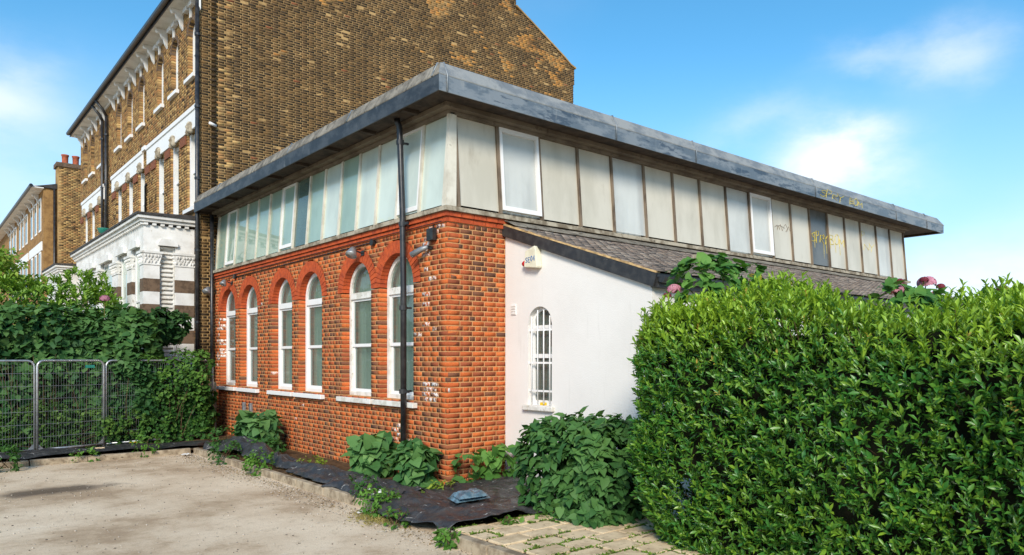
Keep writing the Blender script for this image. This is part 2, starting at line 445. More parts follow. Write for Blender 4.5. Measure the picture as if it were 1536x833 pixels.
def tri_mesh(name, V, F, tint=None):
    V = np.ascontiguousarray(V, np.float32); F = np.ascontiguousarray(F, np.int32)
    k = F.shape[1]
    me = bpy.data.meshes.new(name)
    me.vertices.add(len(V)); me.vertices.foreach_set('co', V.ravel())
    me.loops.add(F.size); me.loops.foreach_set('vertex_index', F.ravel())
    me.polygons.add(len(F)); me.polygons.foreach_set('loop_start', np.arange(0, F.size, k, dtype=np.int32))
    if tint is not None:
        a = me.color_attributes.new('tint', 'FLOAT_COLOR', 'POINT')
        a.data.foreach_set('color', np.ascontiguousarray(tint, np.float32).ravel())
    me.update(calc_edges=True)
    return me

# ------------------------------------------------------------------ leaves
def tpl(kind):
    if kind == 'lance':
        v = [(0, 0, 0), (-.5, .42, .10), (0, .45, 0), (.5, .42, .10), (0, 1, -.10)]
        f = [(0, 2, 1), (0, 3, 2), (1, 2, 4), (2, 3, 4)]
    elif kind == 'elliptic':
        v = [(0, 0, 0), (-.36, .30, .07), (-.48, .62, .07), (0, 1, -.12), (.48, .62, .07), (.36, .30, .07), (0, .5, -.01)]
        f = [(0, 6, 1), (1, 6, 2), (2, 6, 3), (3, 6, 4), (4, 6, 5), (5, 6, 0)]
    elif kind == 'oval':
        v = [(0, 0, 0), (-.40, .22, .06), (-.5, .55, .07), (0, 1, -.16), (.5, .55, .07), (.40, .22, .06), (0, .3, 0), (0, .66, -.02)]
        f = [(0, 6, 1), (0, 5, 6), (1, 6, 7), (1, 7, 2), (6, 5, 7), (5, 4, 7), (2, 7, 3), (7, 4, 3)]
    else:  # heart
        v = [(0, .06, 0), (-.30, -.06, .03), (-.52, .22, .04), (-.40, .60, .0), (0, 1, -.22), (.40, .60, .0), (.52, .22, .04), (.30, -.06, .03), (0, .34, -.03), (0, .66, -.07)]
        f = [(0, 8, 1), (1, 8, 2), (2, 8, 9), (2, 9, 3), (3, 9, 4), (0, 7, 8), (7, 6, 8), (6, 9, 8), (6, 5, 9), (5, 4, 9)]
    return np.array(v, float), np.array(f, int)
def nrm(a): return a / np.maximum(np.linalg.norm(a, axis=-1, keepdims=True), 1e-9)
CAMN = np.array(CAM)
FWD = np.array([.6415, .7672, 0.]); RGT = np.array([.7672, -.6415, 0.])
def screen(P):
    q = P - CAMN
    d = q @ FWD
    return 768 + 1092 * (q @ RGT) / d, 538 - 1092 * q[:, 2] / d, d
class Leaves:
    def __init__(s): s.P = []; s.D = []; s.N = []; s.L = []; s.W = []; s.C = []
    def add(s, P, D, N, L, W, C):
        s.P.append(P); s.D.append(D); s.N.append(N); s.L.append(L); s.W.append(W); s.C.append(C)
    def build(s, parent, kind, mat, name='foliage', single='leaf', n_single=0):
        P = np.concatenate(s.P); D = nrm(np.concatenate(s.D)); N = np.concatenate(s.N)
        L = np.concatenate(s.L); W = np.concatenate(s.W); C = np.concatenate(s.C)
        N = nrm(N - (N * D).sum(1, keepdims=True) * D)
        X = np.cross(D, N)
        tv, tf = tpl(kind)
        idx = np.arange(len(P)); pick = np.zeros(len(P), bool)
        if n_single:
            px, py, d = screen(P + D * L[:, None] * .5)
            inside = (d > 1) & (px > 4) & (px < 1532) & (py > 4) & (py < 829)
            view = nrm(CAMN - P)
            score = L * W * np.abs((N * view).sum(1)) / np.maximum(d, 1) ** 2 * inside
            if hasattr(s, 'outer'): score = score * s.outer
            pick[np.argsort(-score)[:n_single]] = True
        o = None
        def frame(ids):
            return P[ids][:, None, :] + L[ids][:, None, None] * (tv[None, :, 0:1] * W[ids][:, None, None] * X[ids][:, None, :] + tv[None, :, 1:2] * D[ids][:, None, :] + tv[None, :, 2:3] * N[ids][:, None, :])
        rest = idx[~pick]
        if len(rest):
            V = frame(rest).reshape(-1, 3)
            F = (tf[None] + (np.arange(len(rest)) * len(tv))[:, None, None]).reshape(-1, 3)
            me = tri_mesh(name, V, F, np.repeat(np.c_[C[rest], np.ones(len(rest))], len(tv), axis=0))
            o = link(name, me, parent, mat)
            if n_single or len(rest) > 300: o['kind'] = 'stuff'
        cache = {}
        for i in idx[pick]:
            wq = round(float(W[i]) * 8) / 8; key = (wq, tuple(np.round(C[i] * 40).astype(int) // 2))
            if key not in cache:
                v = tv.copy(); v[:, 0] *= wq
                me = tri_mesh(single, v, tf, np.repeat([[*C[i], 1]], len(tv), axis=0)); me.materials.append(M[mat]); cache[key] = me
            q = bpy.data.objects.new(single, cache[key]); COL.objects.link(q); q.parent = parent
            q.matrix_parent_inverse = Matrix.Translation(parent.location).inverted()
            m = Matrix(((X[i][0], D[i][0], N[i][0]), (X[i][1], D[i][1], N[i][1]), (X[i][2], D[i][2], N[i][2]))).to_4x4()
            q.matrix_basis = Matrix.Translation(Vector(P[i])) @ m @ Matrix.Scale(float(L[i]), 4)
        return o
def vnoise(P, scale, seed=0.):
    return np.array([mnoise.noise(Vector((p[0] * scale + seed, p[1] * scale - seed, p[2] * scale + seed * .7))) for p in P])
def rbox_sdf(P, c, b, r):
    q = np.abs(P - c) - (b - r)
    return np.linalg.norm(np.maximum(q, 0), axis=1) + np.minimum(q.max(1), 0) - r
def rbox_points(n, c, b, r, zmin=.02, lump=.08, lscale=1.6, seed=0., cull=-.25):
    c = np.array(c, float); b = np.array(b, float)
    P = np.empty((0, 3)); Nn = np.empty((0, 3))
    while len(P) < n:
        # random points on the box faces, by area
        A = np.array([b[1] * b[2], b[0] * b[2], b[0] * b[1]]); k = rng.choice(3, 3 * n, p=A / A.sum())
        p = (rng.random((3 * n, 3)) * 2 - 1) * b
        p[np.arange(3 * n), k] = np.sign(rng.random(3 * n) - .5) * b[k]
        p = p + c
        e = 1e-3
        for _ in range(3):
            d = rbox_sdf(p, c, b, r)
            g = np.stack([rbox_sdf(p + np.eye(3)[i] * e, c, b, r) - d for i in range(3)], 1); g = nrm(g)
            p = p - d[:, None] * g
        keep = (p[:, 2] > zmin) & ((nrm(CAMN - p) * g).sum(1) > cull)
        P = np.concatenate([P, p[keep]]); Nn = np.concatenate([Nn, g[keep]])
    P = P[:n]; Nn = Nn[:n]
    P = P + Nn * (lump * vnoise(P, lscale, seed) * 1.6)[:, None]
    return P, Nn
def rand_unit(n): return nrm(rng.normal(size=(n, 3)))
UP = np.array([0, 0, 1.])
def lerp_col(a, b, t): return np.array(a)[None] * (1 - t[:, None]) + np.array(b)[None] * t[:, None]

# ------------------------------------------------------------------ ground, beds, kerbs, paving
g = MB(); g.add([(-160, -160, 0), (160, -160, 0), (160, 200, 0), (-160, 200, 0)], [(0, 1, 2, 3)])
tag(g.build('ground', 'ground'), 'worn sandy tarmac car park with damp patches', kind='structure')
def rough_sheet(name, x0, x1, y0, y1, z, amp, nx, ny, mat, label):
    xs = np.linspace(x0, x1, nx); ys = np.linspace(y0, y1, ny)
    V = []
    for yy in ys:
        for xx in xs: V.append((xx, yy, z + amp * mnoise.noise(Vector((xx * 2.3, yy * 2.3, 3.1))) + amp * .5 * mnoise.noise(Vector((xx * 7, yy * 7, 1)))))
    F = [(j * nx + i, j * nx + i + 1, (j + 1) * nx + i + 1, (j + 1) * nx + i) for j in range(ny - 1) for i in range(nx - 1)]
    m = MB(); m.add(V, F)
    return tag(m.build(name, mat, smooth=True), label, kind='structure')
rough_sheet('soil_bed', -1.40, .02, -1.0, 6.9, .075, .025, 24, 90, 'soil', 'dry brown soil of the narrow bed below the brick wall')
rough_sheet('soil_bed', -12, -.02, 6.86, 14, .07, .03, 110, 70, 'soil', 'dark soil of the bed behind the mesh fence')
rough_sheet('soil_bed', -1.35, 1.06, -2.42, -.01, .085, .01, 20, 20, 'soil', 'soil under the black sheet at the building corner')
kr = thing('kerb', 'concrete edging kerb between the car park and the planting bed', 'kerb', (-1.45, 2, 0)); kr['kind'] = 'structure'; del kr['category']
def kerb_stone(x0, x1, y0, y1, h):
    m = MB(); j = lambda a: random.uniform(-a, a)
    m.box(x0, x1, y0, y1, -.1, h + j(.008))
    v = [list(p) for p in m.v]
    for p in v: p[0] += j(.006); p[2] += j(.004)
    m.v = [tuple(p) for p in v]
    return m.build('kerb_stone', 'concrete', kr, bevel=.012)
y = -.95
while y < 6.75:
    l = min(.915, 6.78 - y); off = .06 * (6.8 - y) / 7.8
    kerb_stone(-1.52 + off * .3, -1.42 + off * .3, y + .006, y + l - .006, .115); y += .915
x = -1.55
while x > -10:
    kerb_stone(x - .909, x - .006, 6.80, 6.90, .10); x -= .915
y = -2.22
while y > -9:
    kerb_stone(-1.72 + (y + 2.2) * .16 * 0, -1.60, y - .909, y - .006, .125); y -= .915
pv = thing('pavement', 'pale buff paving slabs with weedy joints beside the hedge', 'pavement', (-.6, -4, 0)); pv['kind'] = 'structure'; del pv['category']
mm = MB(); mm.box(-1.6, .9, -9, -2.40, -.1, .10); mm.build('paving_bed', 'soil', pv)
yy = -2.36; row = 0
paving_joint = []
while yy > -6.5:
    dpt = .285
    xx = -1.575 - (row % 2) * .2
    while xx < .85:
        wd = .43
        a, b = max(xx, -1.592) + .019, min(xx + wd, .9) - .019
        if b - a > .06:
            m = MB(); j = lambda q: random.uniform(-q, q)
            z = .122 + j(.006)
            m.hexa([(a + j(.006), yy - dpt + .012 + j(.006), .09), (b + j(.006), yy - dpt + .012 + j(.006), .09), (b + j(.006), yy - .012 + j(.006), .09), (a + j(.006), yy - .012 + j(.006), .09),
                    (a, yy - dpt + .014, z + j(.004)), (b, yy - dpt + .014, z + j(.004)), (b, yy - .014, z + j(.004)), (a, yy - .014, z + j(.004))])
            m.build('paving_slab', 'paver', pv, bevel=.008)
            paving_joint += [(b + .012, yy - dpt * random.random(), .112) for _ in range(9)] + [(random.uniform(a, b), yy, .112) for _ in range(16)]
        xx += wd
    yy -= dpt; row += 1
# joints: moss and grass, nobody could count it
pj = np.array(paving_joint); pj = pj[rng.random(len(pj)) < .9]
pj = np.repeat(pj, 7, axis=0) + rng.normal(size=(len(pj) * 7, 3)) * [.013, .013, 0]
keepn = vnoise(pj, 1.5, 4.) > -.12
pj = pj[keepn]
lv = Leaves(); n = len(pj)
dd = nrm(rng.normal(size=(n, 3)) * [1, 1, .3] + UP * .55)
lv.add(pj, dd, UP + rand_unit(n) * .6, rng.uniform(.018, .045, n), rng.uniform(.3, .6, n), lerp_col((.09, .17, .02), (.22, .32, .05), rng.random(n)))
jr = lv.build(None, 'lance', 'leaf_matt', 'joint_grass')
tag(jr, 'moss and short grass in the joints of the paving slabs', kind='stuff')

t = NT('grit_stone'); t.base(t.attr().outputs['Color']); t.set(.95, .2); M['grit_stone'] = t.m
# loose grit on the car park
n = 9000
gx = rng.uniform(-9, -1.5, n); gy = rng.uniform(-6, 6.8, n)
edge = rng.random(n) < .45
gx[edge] = -1.55 - np.abs(rng.normal(size=edge.sum())) * .22
gs = .0025 + .011 * rng.random(n) ** 2.2
octa = np.array([(1, 0, 0), (-1, 0, 0), (0, 1, 0), (0, -1, 0), (0, 0, .7), (0, 0, -.7)], float)
of = np.array([(0, 2, 4), (2, 1, 4), (1, 3, 4), (3, 0, 4), (2, 0, 5), (1, 2, 5), (3, 1, 5), (0, 3, 5)])
V = (np.stack([gx, gy, gs * .4], 1)[:, None] + gs[:, None, None] * octa[None] * rng.uniform(.6, 1.4, (n, 6, 1))).reshape(-1, 3)
F = (of[None] + (np.arange(n) * 6)[:, None, None]).reshape(-1, 3)
tag(link('grit', tri_mesh('grit', V, F, np.repeat(np.c_[lerp_col((.10, .08, .06), (.62, .55, .46), rng.random(n)), np.ones(n)], 6, axis=0)), None, 'grit_stone'), 'loose grit scattered over the car park surface', kind='stuff')
# dead leaf litter along the kerb
n = 1500
lx = np.where(rng.random(n) < .6, -1.6 - np.abs(rng.normal(size=n)) * .18, rng.uniform(-1.4, -.9, n)); ly = rng.uniform(-2.4, 6.7, n)
lv = Leaves(); lv.add(np.stack([lx, ly, np.where(lx < -1.53, .006, .115)], 1), nrm(rng.normal(size=(n, 3)) * [1, 1, .15]), UP + rand_unit(n) * .4, rng.uniform(.015, .045, n), rng.uniform(.3, .7, n), lerp_col((.20, .12, .05), (.42, .30, .13), rng.random(n)))
tag(lv.build(None, 'lance', 'leaf_matt', 'leaf_litter'), 'dead leaf litter along the kerb', kind='stuff')

# ------------------------------------------------------------------ brickwork
def jit(a): return random.uniform(-a, a)
def course_bricks(s0, s1, z0, z1, excl, ch=.075, L=.225, H=.1125, joint=.0145, edges=()):
    """bricks of a wall as (s0,s1,z0,z1,is_edge); excl(zmid)-> list of cut (a,b) intervals; alternate stretcher and header courses"""
    out = []; cores = []
    nz = int(round((z1 - z0) / ch))
    for k in range(nz):
        za = z0 + k * ch; zb = za + ch; zm = (za + zb) / 2
        cuts = sorted(excl(zm)); iv = []; cur = s0
        for a, b in cuts:
            if b <= s0 or a >= s1: continue
            if a > cur + .02: iv.append((cur, a))
            cur = max(cur, b)
        if cur < s1 - .02: iv.append((cur, s1))
        for a, b in iv:
            cores.append((a, b, za, zb))
            st = L if k % 2 == 0 else H
            ph = 0 if k % 2 == 0 else H * .5
            i = math.floor((a - s0 - ph) / st)
            while s0 + ph + i * st < b - 1e-4:
                p = max(a, s0 + ph + i * st); q = min(b, s0 + ph + (i + 1) * st)
                i += 1
                if p - a < .05: p = a                      # no slivers beside an opening
                if b - q < .05: q = b
                if q - p < .05 or (p == a and out and out[-1][5] == k and out[-1][0] == a): continue
                ea, eb = p == a, q == b
                out.append((p if ea else p + joint / 2, q if eb else q - joint / 2, za + joint / 2, zb - joint / 2, ea or eb, k))
                if eb: break
    return out, cores
BF = np.array([(0, 1, 2, 3), (0, 4, 5, 1), (1, 5, 6, 2), (2, 6, 7, 3), (3, 7, 4, 0)])
def brick_verts(a, b, za, zb, dep, prd, jt=.0009):
    # local: s, depth(out = -), z ; front face verts 0..3, back 4..7
    q = lambda: jit(jt)
    f = [(a + q(), -prd + q(), za + q()), (b + q(), -prd + q(), za + q()), (b + q(), -prd + q(), zb + q()), (a + q(), -prd + q(), zb + q())]
    return f + [(a, dep, za), (b, dep, za), (b, dep, zb), (a, dep, zb)]
def to_world(axis, plane, vs):
    # axis 'y': wall in plane x=plane facing -x ; axis 'x': wall in plane y=plane facing -y
    if axis == 'y': return [(plane + d, s, z) for (s, d, z) in vs]
    return [(s, plane + d, z) for (s, d, z) in vs]
class BrickSet:
    """collects the bricks of one building; the ones that show largest become objects, the rest one joined part"""
    def __init__(s): s.items = []
    def add(s, axis, plane, a, b, za, zb, dep, prd, col): s.items.append((axis, plane, a, b, za, zb, dep, prd, col))
    def build(s, parent, mat, n_single=300, score=None):
        c = np.array([to_world(i[0], i[1], [((i[2] + i[3]) / 2, 0, (i[4] + i[5]) / 2)])[0] for i in s.items])
        px, py, d = screen(c)
        area = np.array([(i[3] - i[2]) * (i[5] - i[4]) for i in s.items])
        nf = np.array([abs((CAM.x - i[1])) if i[0] == 'y' else abs(CAM.y - i[1]) for i in s.items]) / d
        sc = area * nf / d ** 2 * ((px > 3) & (px < 1533) & (py > 3) & (py < 830) & (d > 0))
        if score is not None: sc = sc * np.array([score(p) for p in c])
        pick = set(np.argsort(-sc)[:n_single].tolist())
        V = []; T = []; cache = {}
        for k, it in enumerate(s.items):
            ax, pl, a, b, za, zb, dep, prd, col = it
            if k in pick:
                mid = (a + b) / 2; zm = (za + zb) / 2
                key = (ax, round((b - a) * 100), round((zb - za) * 200), round(dep * 50), tuple(int(x * 24) for x in col))
                if key not in cache:
                    vs = to_world(ax, 0, brick_verts(a - mid, b - mid, za - zm, zb - zm, dep, 0))
                    me = tri_mesh('brick', np.array(vs), BF if ax == 'x' else BF[:, ::-1], np.array([col] * 8)); me.materials.append(M[mat]); cache[key] = me
                o = bpy.data.objects.new('brick', cache[key]); COL.objects.link(o); o.parent = parent
                o.matrix_parent_inverse = Matrix.Translation(parent.location).inverted()
                o.location = (pl - prd, mid, zm) if ax == 'y' else (mid, pl - prd, zm)
            else:
                V += to_world(ax, pl, brick_verts(a, b, za, zb, dep, prd)); T += [col] * 8
        n = len(V) // 8
        ax = np.array([i[0] == 'y' for k, i in enumerate(s.items) if k not in pick])
        F = np.where(ax[:, None, None], BF[:, ::-1][None], BF[None]) + (np.arange(n) * 8)[:, None, None]
        o = link('brickwork', tri_mesh('brickwork', np.array(V), F.reshape(-1, 4), np.array(T)), parent, mat)
        o['kind'] = 'stuff'
        return o
def lin(*c): return srgb(*c)[:3]
RED = [lin(198, 102, 52), lin(190, 95, 50), lin(178, 90, 51), lin(168, 86, 51), lin(154, 82, 53), lin(202, 109, 57)]
DARK = [lin(138, 86, 60), lin(126, 82, 60), lin(148, 88, 58), lin(112, 76, 60)]
def red_col(s, z, front):
    v = Vector((s * 1.1, z * .8, 3.7 if front else 9.1))
    n = mnoise.noise(v)
    pd = .05 + .45 * max(0, n - .05)
    if front:
        for c in (.75, 2.08, 3.45, 3.85, 4.6, 5.3, 6.7, 7.0, 7.9):          # columns of overburnt headers beside the windows
            if abs(s - c) < .09: pd = max(pd, .5)
        if 3.3 < s < 4.1 and z < 2.6: pd = max(pd, .3)
        if .17 < s < .36 and .9 < z < 2.7: pd = max(pd, .55)
        if z > 3.3: pd *= .4
    else:
        if z < 1.4: pd *= .25
        if z > 2.6: pd += .08
    if random.random() < pd: c = random.choice(DARK)
    else:
        w = [3, 3, 3, 2, 2, 2.2] if (front or z < 1.5) else [1.6, 2, 3, 3, 3, 1.2]
        c = random.choices(RED, w)[0]
    k = random.uniform(.88, 1.12)
    wht = 0.
    if front:
        if .22 < s < .62 and 2.3 < z < 4.0 and random.random() < .28: wht = .8
        if .9 < s < 1.5 and .5 < z < .95 and random.random() < .45: wht = 1.
        if 9.75 < s < 10.1 and 1.7 < z < 3.0 and random.random() < .35: wht = 1.
        if .25 < s < .6 and 1.3 < z < 1.55: wht = .8
        if random.random() < .005: wht = .7
    elif random.random() < .012: wht = .7
    return (c[0] * k, c[1] * k, c[2] * k, wht)

# ------------------------------------------------------------------ the hall
hall = thing('brick_hall', 'red brick hall with arched white windows and a glazed upper strip', 'building', (7.9, 5, 0))
HL, HW = 10.25, 15.85
WIN = [1.42, 2.74, 4.61, 5.98, 7.85, 9.25]
WR, WS, WSP = .51, 1.25, 3.09
RING = .20
def hall_excl(z):
    o = []
    for c in WIN:
        if WS - .0 < z < WSP: o.append((c - WR, c + WR))
        elif WSP <= z < WSP + WR + RING:
            hw = math.sqrt(max((WR + RING) ** 2 - (z - WSP) ** 2, 0)); o.append((c - hw, c + hw))
    return o
bs = BrickSet(); core = MB()
br, co = course_bricks(0.0, HL, 0, 4.05, hall_excl)
for (a, b, za, zb, e, *_) in br:
    a2 = max(a, .0)
    bs.add('y', 0, a2, b, za, zb, .2 if e else .1, jit(.0012), red_col((a + b) / 2, (za + zb) / 2, True))
for (a, b, za, zb) in co:
    core.box(.0022, .32, a + .006, b - .006, za, zb)
core.build('wall_core', 'mortar', hall)
br, co = course_bricks(.0, 1.12, 0, 4.05, lambda z: [])
for (a, b, za, zb, e, *_) in br:
    a2 = a if a > .02 else .012
    bs.add('x', 0, a2, b, za, zb, .008 if a < .02 else .1, jit(.0012), red_col((a + b) / 2, (za + zb) / 2, False))
bs.build(hall, 'red_brick', 300)
m = MB(); m.box(.02, HW, .0022, .3, 0, 4.05); m.build('side_wall', 'mortar', hall)
m = MB(); m.box(HW - .3, HW, .3, HL, 0, 5.4); m.box(.33, HW, HL - .3, HL - .02, 0, 5.4); m.build('rear_wall', 'mortar', hall)
m = MB(); m.box(.33, HW - .31, .31, HL - .31, .05, .1); m.box(2.5, 2.6, .31, HL - .4, .1, 4.1); m.build('floor', 'room_dark', hall)
# corbel courses under the sill, following both walls
for k, (zz, pr) in enumerate(((3.90, .022), (3.975, .05))):
    m = MB()
    for (fa, lo, hi) in (('y', 0, HL), ('x', .0, 1.10)):
        s = lo
        while s < hi - .01:
            e = min(s + .225, hi)
            if fa == 'y': m.box(-pr + jit(.002), .0, (s if s > 0 else -pr) + .005, e - .005, zz + .005, zz + .07)
            else: m.box((s if s > 0 else .001) + .005, e - .005, -pr + jit(.002), .0, zz + .005, zz + .07)
            s = e
    m.build('corbel_course', 'arch_brick', hall)
# voussoirs of the six arches
for wi, c in enumerate(WIN):
    nb = 24
    lo_n = (WIN[wi - 1] + c) / 2 if wi % 2 else -9
    hi_n = (WIN[wi + 1] + c) / 2 if wi % 2 == 0 else 99
    arch = None
    for k in range(nb):
        a0 = math.pi * k / nb + .008; a1 = math.pi * (k + 1) / nb - .008
        pts = []
        for (aa, rr) in ((a0, WR), (a0, WR + RING), (a1, WR + RING), (a1, WR)):
            yy = c + rr * math.cos(aa); yy = min(max(yy, lo_n + .004), hi_n - .004)
            pts.append((yy, WSP + rr * math.sin(aa)))
        p = .004 + jit(.002)
        m = MB(); m.prism([(-p, q[0], q[1]) for q in pts], [(.2, q[0], q[1]) for q in pts])
        m.build('voussoir', 'arch_brick', hall)
# windows
def arc_pts(c, r, n, zc): return [(c + r * math.cos(math.pi * k / n), zc + r * math.sin(math.pi * k / n)) for k in range(n + 1)]
for wi, c in enumerate(WIN):
    mt = 'old_white_paint' if wi < 2 else 'white_paint'
    m = MB(); fx0, fx1 = .13, .20; fw = .075; tz = WSP - .07
    m.box(fx0, fx1, c - WR + .004, c - WR + fw, WS, WSP); m.box(fx0, fx1, c + WR - fw, c + WR - .004, WS, WSP)
    m.box(fx0 + .003, fx1 - .003, c - WR + fw, c + WR - fw, WS, WS + .09)
    m.box(fx0 - .015, fx1, c - WR + fw, c + WR - fw, tz - .05, tz + .06)
    o_ = arc_pts(c, WR - .004, 18, WSP); i_ = arc_pts(c, WR - fw, 18, WSP)
    for k in range(18):
        m.prism([(fx0, *o_[k]), (fx0, *o_[k + 1]), (fx0, *i_[k + 1]), (fx0, *i_[k])], [(fx1, *o_[k]), (fx1, *o_[k + 1]), (fx1, *i_[k + 1]), (fx1, *i_[k])])
    win = m.build('window', mt, hall)
    mid = 2.13
    a, b = c - WR + fw, c + WR - fw
    for nm, z0, z1, xx in (('upper_sash', mid, tz - .05, .165), ('lower_sash', WS + .09, mid + .03, .19)):
        m = MB(); w_ = .052; x0, x1 = xx - .02, xx + .02
        m.box(x0, x1, a + .003, a + w_, z0, z1); m.box(x0, x1, b - w_, b - .003, z0, z1)
        m.box(x0 + .002, x1, a + w_, b - w_, z0, z0 + w_); m.box(x0 + .002, x1, a + w_, b - w_, z1 - w_ * .8, z1)
        m.build(nm, 'white_paint', win)
        m = MB(); m.add([(xx, a + w_, z0 + w_), (xx, b - w_, z0 + w_), (xx, b - w_, z1 - w_ * .8), (xx, a + w_, z1 - w_ * .8)], [(3, 2, 1, 0)])
        m.build('pane', 'glass_clear', win)
    m = MB(); rr = WR - fw; pts = [(.165, *p) for p in arc_pts(c, rr, 16, WSP)]
    pts = [(.165, c + rr, tz + .06)] + pts + [(.165, c - rr, tz + .06)]
    m.add(pts, [tuple(range(len(pts)))[::-1]]); m.build('fanlight_pane', 'glass_clear', win)
    m = MB(); m.box(-.085, .128, c - WR - .11, c + WR + .11, WS - .085, WS - .005); m.build('sill', mt, win, bevel=.008)
    # curtain with folds close behind the glass
    V = []; nf = 40
    for k in range(nf + 1):
        yy = a - .04 + (b - a + .08) * k / nf; dx = .30 + .022 * math.sin(k * 1.35 + wi) + .012 * math.sin(k * .6 + 2 * wi)
        V += [(dx, yy, WS), (dx, yy, WSP + WR)]
    m = MB(); m.add(V, [(2 * k, 2 * k + 1, 2 * k + 3, 2 * k + 2) for k in range(nf)])
    m.build('curtain', 'curtain', win, smooth=True)
# sill of the clerestory
SZ = 4.2; GT = 5.52; LEAN = .10
m = MB()
vs = []
for (o, z) in ((-.0, 4.052), (.09, 4.052), (.09, 4.115), (-.25, SZ)): vs += [(-o, HL, z), (-o, -o, z), (HW, -o, z)]
m.add(vs, [f for k in range(3) for f in ((k * 3, k * 3 + 1, k * 3 + 4, k * 3 + 3), (k * 3 + 1, k * 3 + 2, k * 3 + 5, k * 3 + 4))])
m.build('clerestory_sill', 'grey_sill', hall)
# glazing strip, front: leaning slightly inwards
def fx(z, o=0.): return .03 + o + LEAN * (z - SZ) / (GT - SZ)
MY = [.10 + i * .6735 for i in range(16)]
kinds = ['pale', 'pale', 'pale', 'pale', 'mid', 'pale', 'mid', 'dark', 'mid', 'mid', 'mid', 'mid', 'mid', 'mid', 'mid']
framed = {1: 1, 8: 1, 13: 1}
glz = MB()
for i, yy in enumerate(MY):
    m = MB(); wd = .028 if i not in (0, 15) else .04
    m.hexa([(fx(SZ - .06, -.03), yy - wd, SZ - .06), (fx(SZ - .06, .05), yy - wd, SZ - .06), (fx(SZ - .06, .05), yy + wd, SZ - .06), (fx(SZ - .06, -.03), yy + wd, SZ - .06),
            (fx(GT, -.03), yy - wd, GT), (fx(GT, .05), yy - wd, GT), (fx(GT, .05), yy + wd, GT), (fx(GT, -.03), yy + wd, GT)])
    m.build('mullion', 'post_paint', hall)
for i in range(15):
    a, b = MY[i] + .022, MY[i + 1] - .022
    z0, z1 = SZ - .03, GT
    mt = {'pale': 'glass_obscured_pale', 'mid': 'glass_obscured', 'dark': 'glass_obscured_dark'}[kinds[i]]
    par = hall
    if i in framed:
        m = MB(); w_ = .05
        def bar(ya, yb, za, zb):
            m.hexa([(fx(za, -.025), ya, za), (fx(za, .02), ya, za), (fx(za, .02), yb, za), (fx(za, -.025), yb, za), (fx(zb, -.025), ya, zb), (fx(zb, .02), ya, zb), (fx(zb, .02), yb, zb), (fx(zb, -.025), yb, zb)])
        bar(a + .004, a + w_, z0 + .03, z1); bar(b - w_, b - .004, z0 + .03, z1); bar(a + w_, b - w_, z0 + .03, z0 + .1); bar(a + w_, b - w_, z1 - .06, z1)
        par = m.build('casement', 'white_paint', hall)
    m = MB(); tl = jit(.006)
    m.add([(fx(z0) + tl, a, z0), (fx(z0) - tl, b, z0), (fx(z1) - tl, b, z1), (fx(z1) + tl, a, z1)], [(3, 2, 1, 0)])
    m.build('pane', mt, par)
# corner post
m = MB(); m.hexa([(-.0, -.0, SZ - .06), (.16, -.0, SZ - .06), (.16, .06, SZ - .06), (.0, .06, SZ - .06), (.075, .075, GT), (.22, .075, GT), (.22, .12, GT), (.075, .12, GT)])
m.build('corner_post', 'post_paint', hall)
# side strip: panels and a few panes
MX = [.21, 1.0, 1.86, 2.74, 3.58, 4.46, 5.31, 6.17, 7.07, 7.93, 8.81, 9.64, 10.5, 11.38, 12.26, 13.13, 14.05, 14.90, 15.80]
for i, xx in enumerate(MX):
    m = MB(); wd = .024
    z0 = SZ - .06
    m.hexa([(xx - wd, fx(z0, -.035), z0), (xx + wd, fx(z0, -.035), z0), (xx + wd, fx(z0, .05), z0), (xx - wd, fx(z0, .05), z0),
            (xx - wd, fx(GT, -.035), GT), (xx + wd, fx(GT, -.035), GT), (xx + wd, fx(GT, .05), GT), (xx - wd, fx(GT, .05), GT)])
    m.build('mullion', 'timber_grey', hall)
SIDE = {1: 'frame', 4: 'curt', 8: 'curt', 9: 'frame', 12: 'dark', 16: 'curt'}
for i in range(18):
    a, b = MX[i] + .024, MX[i + 1] - .024; z0, z1 = SZ - .03, GT
    k = SIDE.get(i); par = hall; off = 0
    if k == 'frame':
        m = MB(); w_ = .055
        def bar(ya, yb, za, zb):
            m.hexa([(ya, fx(za, -.05), za), (yb, fx(za, -.05), za), (yb, fx(za, .02), za), (ya, fx(za, .02), za), (ya, fx(zb, -.05), zb), (yb, fx(zb, -.05), zb), (yb, fx(zb, .02), zb), (ya, fx(zb, .02), zb)])
        bar(a + .004, a + w_, z0 + .03, z1 - .02); bar(b - w_, b - .004, z0 + .03, z1 - .02); bar(a + w_, b - w_, z0 + .03, z0 + .1); bar(a + w_, b - w_, z1 - .09, z1 - .02)
        par = m.build('casement', 'white_paint', hall)
    m = MB(); m.add([(a, fx(z0), z0), (b, fx(z0), z0), (b, fx(z1), z1), (a, fx(z1), z1)], [(0, 1, 2, 3)])
    if k in ('frame', 'curt'):
        m.build('pane', 'glass_curtained', par)
        V = []; nf = 30
        for q in range(nf + 1):
            xq = a - .02 + (b - a + .04) * q / nf; dy = .10 + .02 * math.sin(q * 1.2 + i) + .012 * math.sin(q * .55 + i)
            V += [(xq, fx(z0, dy), z0), (xq, fx(z1, dy), z1)]
        c_ = MB(); c_.add(V, [(2 * q, 2 * q + 2, 2 * q + 3, 2 * q + 1) for q in range(nf)]); c_.build('curtain', 'curtain_white', par, smooth=True)
    else:
        m.build('panel', 'panel_dark' if k == 'dark' else 'panel', hall)
        if k != 'dark':
            m = MB(); m.add([(a + .03, fx(z0, -.004), z0 + .05), (a + .04, fx(z0, -.004), z0 + .05), (a + .04, fx(z1, -.004), z1), (a + .03, fx(z1, -.004), z1)], [(0, 1, 2, 3)])
